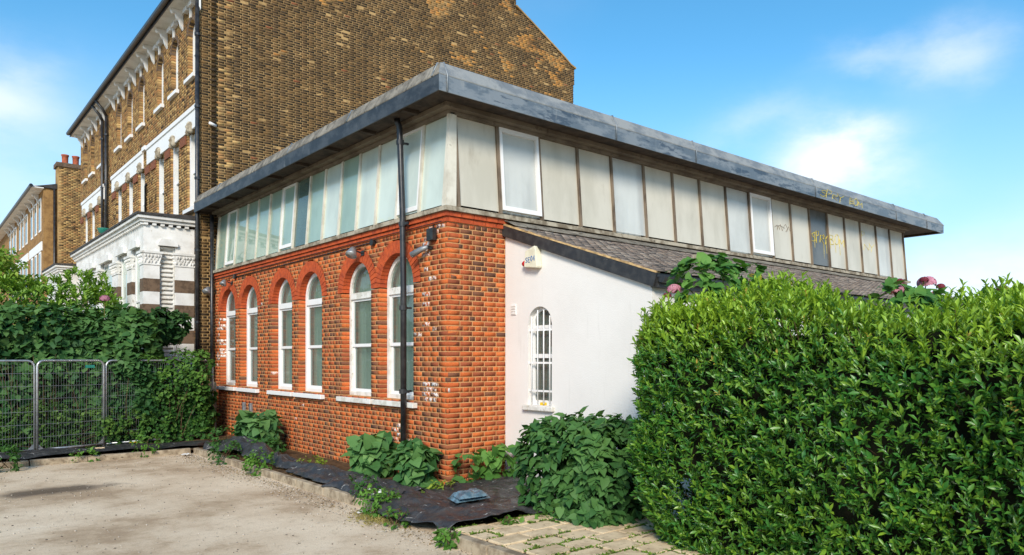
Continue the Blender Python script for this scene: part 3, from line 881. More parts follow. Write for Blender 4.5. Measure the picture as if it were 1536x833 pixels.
# eaves: lofted profile round the roof
def ring(profile, sides=(.45, .45, 1.35, .12)):
    vs = []
    for (o, z) in profile:
        f = [o / .45 * s for s in sides]
        vs += [(-f[0], -f[1], z), (HW + f[2], -f[1], z), (HW + f[2], HL + f[3], z), (-f[0], HL + f[3], z)]
    fs = []
    for i in range(len(profile) - 1):
        for k in range(4): fs.append((i * 4 + k, i * 4 + (k + 1) % 4, (i + 1) * 4 + (k + 1) % 4, (i + 1) * 4 + k))
    return vs, fs
vs, fs = ring([(-.2, 5.614), (.41, 5.614), (.41, 5.57), (.44, 5.57)])
m = MB(); m.add(vs, fs); m.build('soffit', 'timber_dark', hall)
# head trims above the glazing
for nm, o0, o1, z0, z1, mt in (('head_trim', -.26, -.06, 5.495, 5.545, 'timber_head'), ('head_board', -.26, .06, 5.548, 5.612, 'timber_head')):
    m = MB()
    m.box(o0 * -1 * 0 - o1, HW, -o1, .3, z0, z1)
    m.box(-o1, .3, .302, HL, z0 + .002, z1)
    m.build(nm, mt, hall)
def fascia(name, prof, mats):
    vs, fs = ring(prof)
    # one mesh for the side, one for the front, so that each takes its own tones
    for nm, ks, mt in mats:
        m = MB(); m.add(vs, [f for i, f in enumerate(fs) if i % 4 in ks]); m.build(nm, mt, hall)
fascia('f', [(.44, 5.566), (.455, 5.566), (.455, 5.79)], (('fascia', (0, 1), 'lead'), ('fascia', (2, 3), 'lead_dark')))
fascia('f', [(.458, 5.785), (.462, 5.80), (.37, 5.985), (.30, 6.0)], (('lead_capping', (0, 1), 'lead_pale'), ('lead_capping', (2, 3), 'lead_mossy')))
vs, fs = ring([(.30, 6.0), (-.3, 6.02)])
m = MB(); m.add(vs, fs); n0 = len(m.v); m.add([(0, 0, 6.02), (HW, 0, 6.02), (HW, HL, 6.02), (0, HL, 6.02)], [(0, 1, 2, 3)]); m.build('roof', 'lead_mossy', hall)
for xx in (-.32, 3.1, 5.3, 9.75, 14.0, 16.0):
    m = MB(); m.tube([(xx, -.462, 5.57), (xx, -.468, 5.79), (xx, -.376, 5.99), (xx, -.2, 6.01)], .013, 6); m.build('lead_seam', 'lead', hall, True)
for yy in (-.3, 2.2, 4.6, 8.65):
    m = MB(); m.tube([(-.468, yy, 5.79), (-.376, yy, 5.99), (-.2, yy, 6.01)], .014, 6); m.build('lead_seam', 'lead', hall, True)
for k in range(8):
    yy = .6 + k * 1.28
    m = MB(); m.box(-.40, -.12, yy - .04, yy + .04, 5.56, 5.612); m.build('eaves_bracket', 'timber_dark', hall)
# rainwater pipe
m = MB(); m.tube([(-.19, 1.08, 5.61), (-.18, 1.08, 5.56), (-.155, 1.07, 5.50), (-.15, 1.065, 5.42), (-.15, .985, 4.2), (-.14, .97, 3.0), (-.14, .97, .10)], .047, 12)
pipe = m.build('downpipe', 'pipe_black', hall, True)
for zz, yy in ((5.25, 1.055), (3.98, .982), (1.42, .97), (2.7, .97)):
    m = MB(); m.tube([(-.148, yy, zz - .035), (-.148, yy, zz + .035)], .060, 12); m.box(-.13, .0, yy - .015, yy + .015, zz - .015, zz + .015)
    if zz in (3.98, 1.42): m.box(-.16, -.13, yy - .16, yy, zz - .02, zz + .02)
    m.build('pipe_bracket', 'pipe_black', pipe)
m = MB(); m.tube([(-.10, 10.12, 5.5), (-.10, 10.12, .1)], .045, 10); m.build('downpipe', 'pipe_black', hall, True)
m = MB(); m.tube([(-.02, 8.65, 3.84), (-.02, 2.16, 3.86)], .011, 6); cdt = m.build('conduit', 'black_plastic', hall, True)
for yy in (8.68, 2.12):
    m = MB(); m.tube([(-.0, yy, 3.85), (-.06, yy, 3.85)], .055, 12); m.build('junction_box', 'black_plastic', cdt)
m = MB(); m.tube([(-.055, 10.2, 3.90), (-.06, .05, 3.905)], .008, 5); m.build('cable_and_shade_line', 'black_plastic', hall)  # black tube added as the shadow line below the corbel courses
for yy in (8.08, 7.66):
    m = MB(); m.box(-.06, .0, yy - .05, yy + .05, .3, .92); m.build('wall_duct', 'galv_wire', hall, bevel=.01)
# spray paint on fascia and panels: stroke letters
GL = {'S': [[(1, .85), (.6, 1), (.1, .8), (.3, .55), (.8, .45), (.9, .15), (.4, 0), (0, .15)]],
      'P': [[(.1, -.1), (.15, 1), (.8, .9), (.85, .6), (.2, .5)]], 'R': [[(.1, 0), (.1, 1), (.8, .9), (.75, .6), (.15, .5), (.95, -.1)]],
      'Y': [[(0, 1), (.45, .5), (1, 1.05)], [(.45, .5), (.4, -.15)]], 'B': [[(.1, 0), (.1, 1), (.7, .9), (.65, .6), (.15, .5), (.8, .4), (.8, .1), (.1, 0)]],
      'O': [[(.5, 1), (.05, .7), (.1, .2), (.5, 0), (.95, .3), (.9, .8), (.5, 1)]], 'M': [[(0, 0), (.15, 1), (.5, .4), (.85, 1), (1, 0)]],
      'A': [[(0, 0), (.5, 1), (1, 0)], [(.2, .4), (.85, .4)]], 'w': [[(0, .5), (.15, .9), (.25, .1), (.4, .8), (.5, .2), (.62, 1), (.8, .1), (1, .6)], [(-.1, .6), (.5, .75), (1.1, .5)]], 's': [[(.0, .6), (.3, 1), (.5, .5), (.3, .1), (.5, .0), (.7, .8), (.9, .2), (1.1, .4)]],
      'N': [[(0, 0), (.05, 1), (.9, .05), (.95, 1)]]}
def graffiti(txt, x0, z0, wd, ht, mat, yfun, r=.007, drips=0, xs=1.):
    m = MB(); r *= .75
    for i, ch in enumerate(txt):
        if ch == ' ': continue
        for st in GL[ch]:
            pts = [(x0 + (i + p[0] * 1.05 + p[1] * .12 + jit(.09)) * wd, z0 + (p[1] * (1 + .25 * math.sin(i * 2.1)) + jit(.10)) * ht) for p in st]
            m.tube([(px_, yfun(pz) - r * .35, pz) for px_, pz in pts], r, 5)
            if drips and random.random() < .8:
                a = random.choice(pts); m.tube([(a[0], yfun(a[1]) - .003, a[1]), (a[0] + jit(.01), yfun(a[1] - .3) - .003, a[1] - random.uniform(.15, .45))], r * .55, 4)
    m.build('graffiti', mat, hall)
yf = lambda z: fx(z, -.002)
graffiti('SPRY', 10.56, 4.72, .20, .24, 'yellow_spray', yf, .011, 2)
graffiti('BOM', 11.44, 4.74, .25, .24, 'yellow_spray', yf, .010, 1)
graffiti('NY', 13.3, 4.78, .3, .16, 'yellow_spray', yf, .006)
graffiti('P', 13.2, 5.05, .2, .2, 'yellow_spray', yf, .006)
graffiti('ws', 8.95, 4.80, .34, .15, 'grey_spray', yf, .007)
graffiti('SPRY', 9.95, 5.63, .27, .14, 'yellow_spray', lambda z: -.458, .008)
graffiti('BOM', 11.35, 5.63, .22, .14, 'yellow_spray', lambda z: -.458, .008)

# ------------------------------------------------------------------ lean-to on the side wall
LX0, LX1, LY = 1.08, 15.2, -2.86
ZT, ZE = 3.98, 3.02     # roof height at the wall and at the eaves
lean = thing('lean_to', 'white rendered lean-to with a tiled sloping roof against the hall side', 'building', (8, -1.4, 0))
WC, WHW, WZ0, WZ1 = -.79, .26, 1.24, 2.68
def lt_z(yv): return ZE + (ZT - ZE) * (yv - LY) / (0 - LY) - .13
# end wall with an arched opening, built in strips
m = MB(); RV = .15
ys = sorted(set([-.004, LY] + list(np.linspace(WC - WHW, WC + WHW, 15)) + list(np.linspace(LY, -.004, 6))))
for a, b in zip(ys[:-1], ys[1:]):
    mid = (a + b) / 2
    def arcz(q): return WZ1 - WHW + math.sqrt(max(WHW ** 2 - (q - WC) ** 2, 0))
    if abs(mid - WC) < WHW:
        m.hexa([(LX0, a, 0), (LX0 + RV, a, 0), (LX0 + RV, b, 0), (LX0, b, 0), (LX0, a, WZ0), (LX0 + RV, a, WZ0), (LX0 + RV, b, WZ0), (LX0, b, WZ0)])
        m.hexa([(LX0, a, arcz(a)), (LX0 + RV, a, arcz(a)), (LX0 + RV, b, arcz(b)), (LX0, b, arcz(b)), (LX0, a, lt_z(a)), (LX0 + RV, a, lt_z(a)), (LX0 + RV, b, lt_z(b)), (LX0, b, lt_z(b))])
    else:
        m.hexa([(LX0, a, 0), (LX0 + RV, a, 0), (LX0 + RV, b, 0), (LX0, b, 0), (LX0, a, lt_z(a)), (LX0 + RV, a, lt_z(a)), (LX0 + RV, b, lt_z(b)), (LX0, b, lt_z(b))])
m.build('end_wall', 'render_white', lean)
m = MB(); m.box(LX0 + .004, LX1, LY + .002, LY + .25, 0, ZE - .16); m.box(LX1 - .2, LX1, LY + .25, -.01, 0, 3.0); m.build('long_wall', 'render_white', lean)
m = MB(); m.box(LX0 + .7, LX0 + .72, LY + .3, -.05, 0, 2.8); m.build('inner_partition', 'room_dark', lean)
# window
xw = LX0 + .09
m = MB()
for a, b in ((WC - WHW + .002, WC - WHW + .05), (WC + WHW - .05, WC + WHW - .002)): m.box(xw, xw + .05, a, b, WZ0, WZ1 - WHW)
m.box(xw, xw + .05, WC - WHW + .05, WC + WHW - .05, WZ0, WZ0 + .07); m.box(xw, xw + .05, WC - WHW + .05, WC + WHW - .05, 1.93, 1.99); m.box(xw - .004, xw + .05, WC - WHW + .05, WC + WHW - .05, 2.36, 2.41)
o_ = arc_pts(WC, WHW - .002, 12, WZ1 - WHW); i_ = arc_pts(WC, WHW - .045, 12, WZ1 - WHW)
for k in range(12): m.prism([(xw, *o_[k]), (xw, *o_[k + 1]), (xw, *i_[k + 1]), (xw, *i_[k])], [(xw + .05, *o_[k]), (xw + .05, *o_[k + 1]), (xw + .05, *i_[k + 1]), (xw + .05, *i_[k])])
win = m.build('window', 'white_paint', lean)
m = MB(); pts = [(xw + .03, WC + WHW - .05, WZ0 + .07)] + [(xw + .03, *p) for p in i_] + [(xw + .03, WC - WHW + .05, WZ0 + .07)]
m.add(pts, [tuple(range(len(pts)))[::-1]]); m.build('pane', 'glass_clear', win)
V = []
for k in range(15):
    yy = WC - WHW + .02 + .3 * k / 14; dx = xw + .12 + .02 * math.sin(k * 1.5)
    V += [(dx, yy, WZ0), (dx, yy, 2.1)]
m = MB(); m.add(V, [(2 * k, 2 * k + 1, 2 * k + 3, 2 * k + 2) for k in range(14)]); m.build('curtain', 'curtain_white', win, smooth=True)
for k in range(4):
    yy = WC - WHW + .065 + k * (2 * WHW - .13) / 3
    ztop = WZ1 - WHW + math.sqrt(max((WHW - .02) ** 2 - (yy - WC) ** 2, 0)) - .02
    m = MB(); m.tube([(LX0 + .02, yy, WZ0 + .02), (LX0 + .02, yy, ztop)], .010, 6); m.build('security_bar', 'white_paint', win, True)
for zz in (1.45, 1.86, 2.34):
    m = MB(); m.box(LX0 + .024, LX0 + .034, WC - WHW, WC + WHW, zz - .014, zz + .014); m.build('security_bar', 'white_paint', win)
m = MB(); m.box(LX0 - .07, LX0 + .088, WC - WHW - .06, WC + WHW + .06, WZ0 - .075, WZ0 - .003); m.build('sill', 'old_white_paint', win, bevel=.01)
m = MB(); m.box(xw - .03, xw - .005, WC - .06, WC + .06, WZ0 + .0, WZ0 + .04); m.build('yellow_sponge', 'yellow_scrap', win)
# roof: deck, barge board, verge, tiles, gutter
EY = LY - .12
ang = math.atan2(ZT - ZE, -LY); slope_l = math.hypot(ZT - ZE, -LY) + .12
def rp(xx, sdist, up=0.):   # point on the roof: sdist from the wall down the slope
    return (xx, -sdist * math.cos(ang) - up * math.sin(ang) * -1 * -1, ZT - sdist * math.sin(ang) + up * math.cos(ang))
m = MB()
m.hexa([rp(LX0 + .02, slope_l - .02, -.10), rp(LX1, slope_l - .02, -.10), rp(LX1, .0, -.10), rp(LX0 + .02, .0, -.10), rp(LX0 + .02, slope_l - .02, -.012), rp(LX1, slope_l - .02, -.012), rp(LX1, .0, -.012), rp(LX0 + .02, .0, -.012)])
m.build('roof_deck', 'timber_dark', lean)
m = MB()
m.hexa([rp(LX0 - .06, slope_l + .01, -.19), rp(LX0 - .025, slope_l + .01, -.19), rp(LX0 - .025, -.0, -.17), rp(LX0 - .06, -.0, -.17), rp(LX0 - .06, slope_l + .01, -.01), rp(LX0 - .025, slope_l + .01, -.01), rp(LX0 - .025, -.0, -.01), rp(LX0 - .06, -.0, -.01)])
m.build('barge_board', 'black_paint', lean, bevel=.006)
grime('verge_mortar', srgb(196, 164, 116), srgb(150, 124, 88), 9, .95, .2, .8, 50)
m = MB(); nseg = 40
for k in range(nseg):
    a, b = slope_l * k / nseg, slope_l * (k + 1) / nseg; h = .012 + jit(.006)
    m.hexa([rp(LX0 - .065 + jit(.006), b, -.012), rp(LX0 + .02, b, -.012), rp(LX0 + .02, a, -.012), rp(LX0 - .065 + jit(.006), a, -.012), rp(LX0 - .06, b, h), rp(LX0 + .02, b, h), rp(LX0 + .02, a, h), rp(LX0 - .06, a, h)])
m.build('verge', 'verge_mortar', lean)
TILE = [lin(128, 116, 108), lin(112, 103, 97), lin(142, 130, 119), lin(98, 92, 88), lin(132, 117, 106), lin(152, 142, 132)]
t = NT('roof_tile'); at = t.attr()
col = t.mix(t.ramp(t.noise(18, 4, .7), .4, .7, 0, .6), at.outputs['Color'], t.mix(1., at.outputs['Color'], (.6, .58, .55, 1), 'MULTIPLY'))
col = t.mix(t.ramp(t.noise(4, 5, .7), .6, .72, 0, .5), col, srgb(158, 146, 124)); t.base(col); t.set(.8, .3); t.bump(t.noise(70, 4), .4, .006); M['roof_tile'] = t.m
tiles = []
gauge = .105; tw = .168
nrow = int(slope_l / gauge)
for r_ in range(2, nrow):
    s1 = slope_l + .02 - (nrow - 1 - r_) * gauge; s0 = s1 - gauge * 1.5
    xx = LX0 - .05 - (r_ % 2) * tw / 2
    while xx < LX1:
        a, b = max(xx, LX0 - .05) + .002, xx + tw - .002
        if b - a > .03: tiles.append((a, b, s0, s1, random.choice(TILE), jit(.004)))
        xx += tw
cen = np.array([rp((t_[0] + t_[1]) / 2, t_[3]) for t_ in tiles]); px, py, d = screen(cen)
pick = set(np.argsort(d + 1e3 * ((px < 5) | (px > 1530)))[:300].tolist())
tile_me = {}
TF = np.array([(0, 1, 2, 3), (4, 7, 6, 5), (0, 4, 5, 1), (1, 5, 6, 2), (3, 7, 4, 0)])
V = []; T = []
rot = Matrix.Rotation(ang, 4, 'X')
for k, (a, b, s0, s1, c, jz) in enumerate(tiles):
    full = abs((b - a) - (tw - .004)) < 1e-3
    if k in pick:
        key = (full or round(b - a, 2), TILE.index(c))
        if key not in tile_me:
            h = (b - a) / 2; ln = s1 - s0
            vs = [(-h, -ln, .016), (h, -ln, .016), (h, 0, .0), (-h, 0, .0), (-h, -ln, .0), (h, -ln, .0), (h, 0, -.012), (-h, 0, -.012)]
            me = tri_mesh('tile', np.array(vs), TF, np.array([(*c, 1)] * 8)); me.materials.append(M['roof_tile']); tile_me[key] = me
        o = bpy.data.objects.new('tile', tile_me[key]); COL.objects.link(o); o.parent = lean
        o.matrix_parent_inverse = Matrix.Translation(lean.location).inverted()
        o.matrix_basis = Matrix.Translation(Vector(rp((a + b) / 2, s0, .012 + jz))) @ rot @ Matrix.Rotation(jit(.008), 4, 'Z')
    else:
        u0, u1 = .012 + jz, .028 + jz
        V += [rp(a, s1, u1), rp(b, s1, u1), rp(b, s0, u0), rp(a, s0, u0), rp(a, s1, u1 - .016), rp(b, s1, u1 - .016), rp(b, s0, u0 - .012), rp(a, s0, u0 - .012)]
        T += [(*c, 1)] * 8
nn = len(V) // 8
o = link('tile_field', tri_mesh('tile_field', np.array(V), (TF[None] + (np.arange(nn) * 8)[:, None, None]).reshape(-1, 4), np.array(T)), lean, 'roof_tile'); o['kind'] = 'stuff'
# lead flashing against the wall
m = MB(); m.hexa([rp(LX0 - .06, .34, .036), rp(LX1, .34, .036), rp(LX1, .02, .07), rp(LX0 - .06, .02, .07), rp(LX0 - .06, .34, .046), rp(LX1, .34, .046), (LX1, -.012, 4.04), (LX0 - .06, -.012, 4.04)])
m.build('flashing', 'lead_mossy', lean)
m = MB(); m.box(LX0 + 3.2, LX0 + 3.42, -1.30, -1.12, rp(0, 1.2)[2] + .0, rp(0, 1.2)[2] + .09); m.build('lifted_tile', 'grey_sill', lean)
gy, gz = EY - .04, ZE - .10
m = MB(); seg = 8; gp = [(gy - .06 * math.cos(math.pi * k / seg), gz - .07 * math.sin(math.pi * k / seg)) for k in range(seg + 1)]
gp = gp + [(gy + .055, gz + .004), (gy - .055, gz + .004)]
m.prism([(LX0 - .02, *p) for p in gp], [(LX1, *p) for p in gp]); gut = m.build('gutter', 'pipe_black', lean)
m = MB(); m.box(LX0 - .02, LX1, EY + .02, LY + .004, ZE - .22, ZE - .05); m.build('fascia', 'black_paint', lean)
for xx in (1.5, 3.6, 5.7, 7.8, 10):
    m = MB(); m.tube([(xx, gy, gz - .0), (xx + .08, gy, gz)], .078, 10); m.build('gutter_clip', 'pipe_black', gut)

# things on the walls
def floodlight(y_, z_, label, tilt=0.6, size=1.):
    r_ = thing('floodlight', label, 'light', (-.02, y_, z_ - .1), 'security lights on the brick front')
    m = MB(); m.tube([(0, y_, z_), (-.05, y_, z_), (-.12, y_ + .02, z_ + .03)], .014, 6); m.box(-.02, .0, y_ - .05, y_ + .05, z_ - .04, z_ + .04); m.build('arm', 'black_plastic', r_)
    m = MB(); c = Vector((-.18, y_ + .06, z_ + .0)); 
    m.lathe([(.02, .10), (.05, .09), (.07, .03), (.10, -.05), (.10, -.06)], (0, 0, 0), 14)
    q = Matrix.Translation(c) @ Matrix.Rotation(tilt, 4, 'Y') @ Matrix.Rotation(-.3, 4, 'X') @ Matrix.Scale(size, 4)
    m.v = [tuple(q @ Vector(v)) for v in m.v]; m.build('lamp_head', 'galv', r_, True)
    return r_
floodlight(2.5, 3.72, 'grey floodlight on a black arm between the two nearest arched windows', .5)
floodlight(8.95, 3.72, 'small dark floodlight beside the round junction box above the farthest windows', .5, .8)
floodlight(10.15, 3.62, 'grey floodlight on the far end of the brick front by the black pipe', .6, 1.1)
r_ = thing('wall_lamp', 'dark tubular lamp angled off the brick beside the downpipe', 'light', (-.02, .5, 3.5))
m = MB(); m.tube([(0, .40, 3.56), (-.06, .42, 3.57)], .03, 8); m.build('wall_plate', 'black_plastic', r_)
m = MB(); m.tube([(-.06, .42, 3.575), (-.10, .52, 3.55), (-.16, .70, 3.48), (-.165, .715, 3.474)], [.03, .042, .048, .02], 10); m.build('lamp_head', 'galv_wire', r_, True)
r_ = thing('sensor_box', 'square black sensor box on the brick near the building corner', 'sensor', (-.05, .34, 3.64))
m = MB(); m.box(-.09, -.003, .26, .42, 3.66, 3.84); m.build('housing', 'black_plastic', r_, bevel=.008)
m = MB(); m.tube([(-.003, .34, 3.84), (-.012, .34, 3.92)], .008, 5); m.build('cable_and_shade_line', 'black_plastic', r_)
# alarm box on the white wall
r_ = thing('alarm_box', 'cream alarm box with blue numbers and red lamp on the white wall', 'alarm', (LX0 - .05, -.7, 3.2))
m = MB(); xa, xb = LX0 - .11, LX0 - .004
pts = [(-.555, 3.245), (-.86, 3.205), (-.875, 3.235), (-.83, 3.56), (-.80, 3.585), (-.60, 3.52), (-.585, 3.50)]
pts = [(-.70 + (p[0] + .70) * .86, 3.38 + (p[1] - 3.38) * .86) for p in pts]
m.prism([(xa, p[0] + (.012 if i in (0, 5, 6) else -.0), p[1]) for i, p in enumerate(pts)], [(xb, p[0], p[1]) for p in pts]); m.build('housing', 'cream_plastic', r_, bevel=.015)
m = MB(); m.lathe([(.001, .05), (.03, .043), (.045, .015), (.045, -.03), (.02, -.04)], (0, 0, 0), 14); q = Matrix.Translation((LX0 - .06, -.535, 3.32)) @ Matrix.Rotation(-math.pi / 2, 4, 'X')
m.v = [tuple(q @ Vector(v)) for v in m.v]; m.build('red_lamp', 'red_lens', r_, True)
def strokes(m, glyphs, y0, z0, wd, ht, xx, r):
    for i, g_ in enumerate(glyphs):
        for st in g_:
            m.tube([(xx, y0 - (i + p[0] * .7) * wd, z0 + p[1] * ht) for p in st], r, 5)
S_ = [[(1, .9), (.5, 1), (.05, .75), (.5, .5), (.95, .25), (.5, 0), (0, .1)]]
Z0_ = [[(.5, 1), (.05, .6), (.1, .2), (.5, 0), (.95, .4), (.9, .8), (.5, 1)]]
F4_ = [[(.75, 0), (.75, 1), (0, .35), (1, .35)]]
E_ = [[(1, 1), (.05, 1), (.05, 0), (1, 0)], [(.05, .5), (.8, .5)]]
m = MB(); strokes(m, [S_, E_], -.605, 3.325, .055, .07, xa - .001, .006); strokes(m, [Z0_, F4_], -.715, 3.335, .052, .075, xa - .001, .006); m.build('lettering', 'blue_print', r_)
r_ = thing('air_vent', 'small white louvred vent on the white wall beside the brick', 'vent', (LX0 - .01, -.2, 2.58))
m = MB(); m.box(LX0 - .012, LX0 - .002, -.265, -.155, 2.58, 2.745); m.build('plate', 'white_paint', r_)
for k in range(4):
    m = MB(); m.box(LX0 - .022, LX0 - .0125, -.26, -.16, 2.595 + k * .037, 2.613 + k * .037); m.build('slat', 'old_white_paint', r_)

# ------------------------------------------------------------------ terraced houses
STOCK = [lin(88, 68, 46), lin(76, 60, 42), lin(100, 78, 50), lin(66, 54, 40), lin(112, 86, 54), lin(82, 64, 44)]
STOCKY = [lin(180, 146, 92), lin(166, 132, 84), lin(190, 158, 104), lin(152, 120, 78), lin(136, 108, 72), lin(170, 126, 80)]
PATCH = [lin(190, 134, 66), lin(182, 132, 72), lin(168, 116, 62), lin(150, 118, 74)]
GY = 10.45; HX = -.30
def gable_col(x_, z_):
    n = mnoise.noise(Vector((x_ * .8, z_ * 1.3, 2.2))) + .5 * mnoise.noise(Vector((x_ * 2.2, z_ * 3, 7.7)))
    hi = (z_ - 9.5) * .16 + (x_ - 5) * .04          # repointed patches gather towards the top right
    if n + min(hi, .44) > .80 + random.uniform(-.16, .16) and z_ > 8.5: c = random.choice(PATCH)
    elif mnoise.noise(Vector((x_ * 1.1, z_ * 1.4, 12.))) > .66: c = random.choice(STOCKY)
    elif random.random() < .008: c = lin(130, 78, 52)
    elif .1 < x_ < .5 and random.random() < .35: c = random.choice(STOCKY)
    else: c = random.choice(STOCK)
    k = random.uniform(.9, 1.1)
    return (c[0] * k, c[1] * k, c[2] * k, 0.)
def front_col(s_, z_):
    c = random.choice(STOCKY) if random.random() < .93 else random.choice(STOCK); k = random.uniform(.85, 1.12)
    return (c[0] * k, c[1] * k, c[2] * k, 0.)
def bracket_prof(y0, y1, zt):
    pr_ = [(-.305, zt), (-.60, zt), (-.62, zt - .06), (-.57, zt - .12), (-.50, zt - .12), (-.47, zt - .20), (-.41, zt - .26), (-.37, zt - .40), (-.305, zt - .50)]
    m = MB(); m.prism([(p[0], y0, p[1]) for p in pr_], [(p[0], y1, p[1]) for p in pr_]); return m
def house(name, label, y0, y1, groups, loc, bands, gable):
    h = thing(name, label, 'house', loc)
    wins = [c for g_ in groups for c in g_]
    def excl(z):
        o = []
        for c in wins:
            if 9.2 <= z < 10.36: o.append((c - .31, c + .31))
            elif 10.36 <= z < 10.68:
                hw = math.sqrt(max(.32 ** 2 - (z - 10.36) ** 2, 0)); o.append((c - hw, c + hw))
            if 5.8 <= z < 7.78: o.append((c - .36, c + .36))
        return o
    b_ = BrickSet(); core = MB()
    br, co = course_bricks(y0, y1, 5.4, 11.175, excl)
    for (a, b, za, zb, e, *_) in br: b_.add('y', HX, a, b, za, zb, .18 if e else .09, jit(.003), front_col(a, za))
    for (a, b, za, zb) in co: core.box(HX + .01, HX + .4, a + .006, b - .006, za, zb)
    core.box(HX + .01, HX + .4, y0 + .01, y1, 0, 5.4)
    core.build('wall_core', 'mortar_stock', h)
    if gable:
        def gx(z):
            hi = 12.90 if z < 12.0 else (12.90 - max(0, z - 12.62) * (12.7 - 10.15) / 1.35 if z > 12.62 else 12.95)
            lo = HX if z < 11.3 else HX + (z - 11.3) * 1.05
            if z > 13.9: hi = 10.14
            return lo, max(hi, 10.14)
        gm = MB()
        k = 0; z = 5.0
        while z < 15.0:
            lo, hi = gx(z + .033)
            br, co = course_bricks(lo, hi, z, z + .066, lambda q: [], ch=.066, L=.205, H=.1025, joint=.015)
            if k % 2:   # headers on alternate courses
                br = []
                s_ = lo + .056
                br.append((lo + .008, s_ - .008, z + .0075, z + .0585, True))
                while s_ < hi: br.append((s_ + .0075, min(s_ + .205, hi) - .0075, z + .0075, z + .0585, False)); s_ += .205
            for (a, b, za, zb, e, *_) in br:
                if b - a < .02: continue
                pr_ = .05 if b < .14 else jit(.003)
                b_.add('x', GY, a + (.01 if a < HX + .02 else 0), b, za, zb, .09, pr_ + jit(.002), gable_col((a + b) / 2, za))
            gm.box(lo + .012, hi - .006, GY + .004, GY + .35, z, z + .066)
            z += .066; k += 1
        gm.box(HX + .42, 12.89, GY + .010, GY + .35, 0, 5.0)
        gm.box(HX + .012, -.03, GY - .044, GY + .012, 0, 15.0)
        gm.build('gable_core', 'mortar_stock', h)
        # coping along the rear slope, the kick at its foot
        m = MB(); pr_ = [(13.02, 12.60), (12.78, 12.66), (12.45, 12.86), (11.2, 13.5), (10.15, 14.02)]
        for p, q in zip(pr_[:-1], pr_[1:]):
            m.hexa([(p[0], GY - .03, p[1]), (q[0], GY - .03, q[1]), (q[0], GY + .36, q[1]), (p[0], GY + .36, p[1]), (p[0], GY - .03, p[1] + .06), (q[0], GY - .03, q[1] + .06), (q[0], GY + .36, q[1] + .06), (p[0], GY + .36, p[1] + .06)])
        m.build('coping', 'mortar_stock', h)
    if gable:
        for (a, b, za, zb, e, *_) in course_bricks(HX, .36, 0, 4.95, lambda z: [], joint=.017)[0]: b_.add('x', GY, a + .01, b, za, zb, .09, .05 if b < .02 else jit(.002), gable_col(a, za))
        for (a, b, za, zb, e, *_) in course_bricks(GY, 10.9, 0, 5.4, lambda z: [])[0]: b_.add('y', HX, a, b, za, zb, .09, jit(.002), gable_col(a, za))
    b_.build(h, 'stock_brick', 300 if gable else 60)
    m = MB(); m.box(12.5 if gable else 8.5, 12.89 if gable else 8.9, y0 + .4, y1, 0, 12.3); m.build('rear_wall', 'mortar_stock', h)
    rf = MB(); zr = 14.6; rx = 12.6 if gable else 8.9
    rf.add([(-.70, y0 + .36, 11.26), (-.70, y1, 11.26), (rx * .45, y1, zr), (rx * .45, y0 + .36, zr), (rx, y1, 12.2), (rx, y0 + .36, 12.2)], [(0, 1, 2, 3), (3, 2, 4, 5), (0, 3, 5), (1, 4, 2)])
    rf.build('roof', 'slate_far', h)
    # windows
    for c in wins:
        m = MB(); x0, x1 = HX + .115, HX + .18; r_ = .305
        m.box(x0, x1, c - r_, c - r_ + .085, 9.2, 10.36); m.box(x0, x1, c + r_ - .085, c + r_, 9.2, 10.36)
        m.box(x0 + .002, x1, c - r_ + .06, c + r_ - .06, 9.2, 9.28); m.box(x0 + .002, x1, c - r_ + .06, c + r_ - .06, 9.85, 9.91)
        o_ = arc_pts(c, r_, 8, 10.36); i_ = arc_pts(c, r_ - .06, 8, 10.36)
        for k in range(8): m.prism([(x0, *o_[k]), (x0, *o_[k + 1]), (x0, *i_[k + 1]), (x0, *i_[k])], [(x1, *o_[k]), (x1, *o_[k + 1]), (x1, *i_[k + 1]), (x1, *i_[k])])
        wn = m.build('window', 'white_paint', h)
        m = MB(); pts = [(x0 + .04, c + r_ - .06, 9.28)] + [(x0 + .04, *p) for p in i_] + [(x0 + .04, c - r_ + .06, 9.28)]; m.add(pts, [tuple(range(len(pts)))[::-1]]); m.build('pane', 'glass_obscured_dark', wn)
        m = MB(); m.box(HX - .09, HX + .125, c - .40, c + .40, 9.10, 9.195); m.build('sill', 'white_paint', wn)
        m = MB(); m.box(HX - .05, HX - .004, c - .05, c + .05, 10.72, 11.045); m.build('keystone', 'bay_white', h)
        # arch of dark brick
        m = MB()
        for k in range(12):
            a0, a1 = math.pi * k / 12 + .02, math.pi * (k + 1) / 12 - .02
            pts = [(c + rr * math.cos(aa), 10.36 + rr * math.sin(aa)) for aa, rr in ((a0, .312), (a0, .42), (a1, .42), (a1, .312))]
            m.prism([(HX - .012, *p) for p in pts], [(HX + .15, *p) for p in pts])
        m.build('brick_arch', 'brown_band', h)
        # first floor sash window
        m = MB(); r_ = .355
        m.box(x0 - .06, x1, c - r_, c - r_ + .13, 5.8, 7.78); m.box(x0 - .06, x1, c + r_ - .13, c + r_, 5.8, 7.78); m.box(x0, x1, c - r_ + .08, c + r_ - .08, 5.8, 5.9); m.box(x0, x1, c - r_ + .08, c + r_ - .08, 7.66, 7.78); m.box(x0 - .02, x1, c - r_ + .08, c + r_ - .08, 6.75, 6.83)
        wn = m.build('window', 'white_paint', h)
        m = MB(); m.add([(x0 + .04, c - r_ + .08, 5.9), (x0 + .04, c + r_ - .08, 5.9), (x0 + .04, c + r_ - .08, 7.66), (x0 + .04, c - r_ + .08, 7.66)], [(3, 2, 1, 0)]); m.build('pane', 'glass_obscured_dark', wn)
        m = MB(); m.box(HX - .10, HX + .075, c - .45, c + .45, 5.70, 5.795); m.build('sill', 'white_paint', wn)
        # leafy ornament over the head: three lobes
        m = MB()
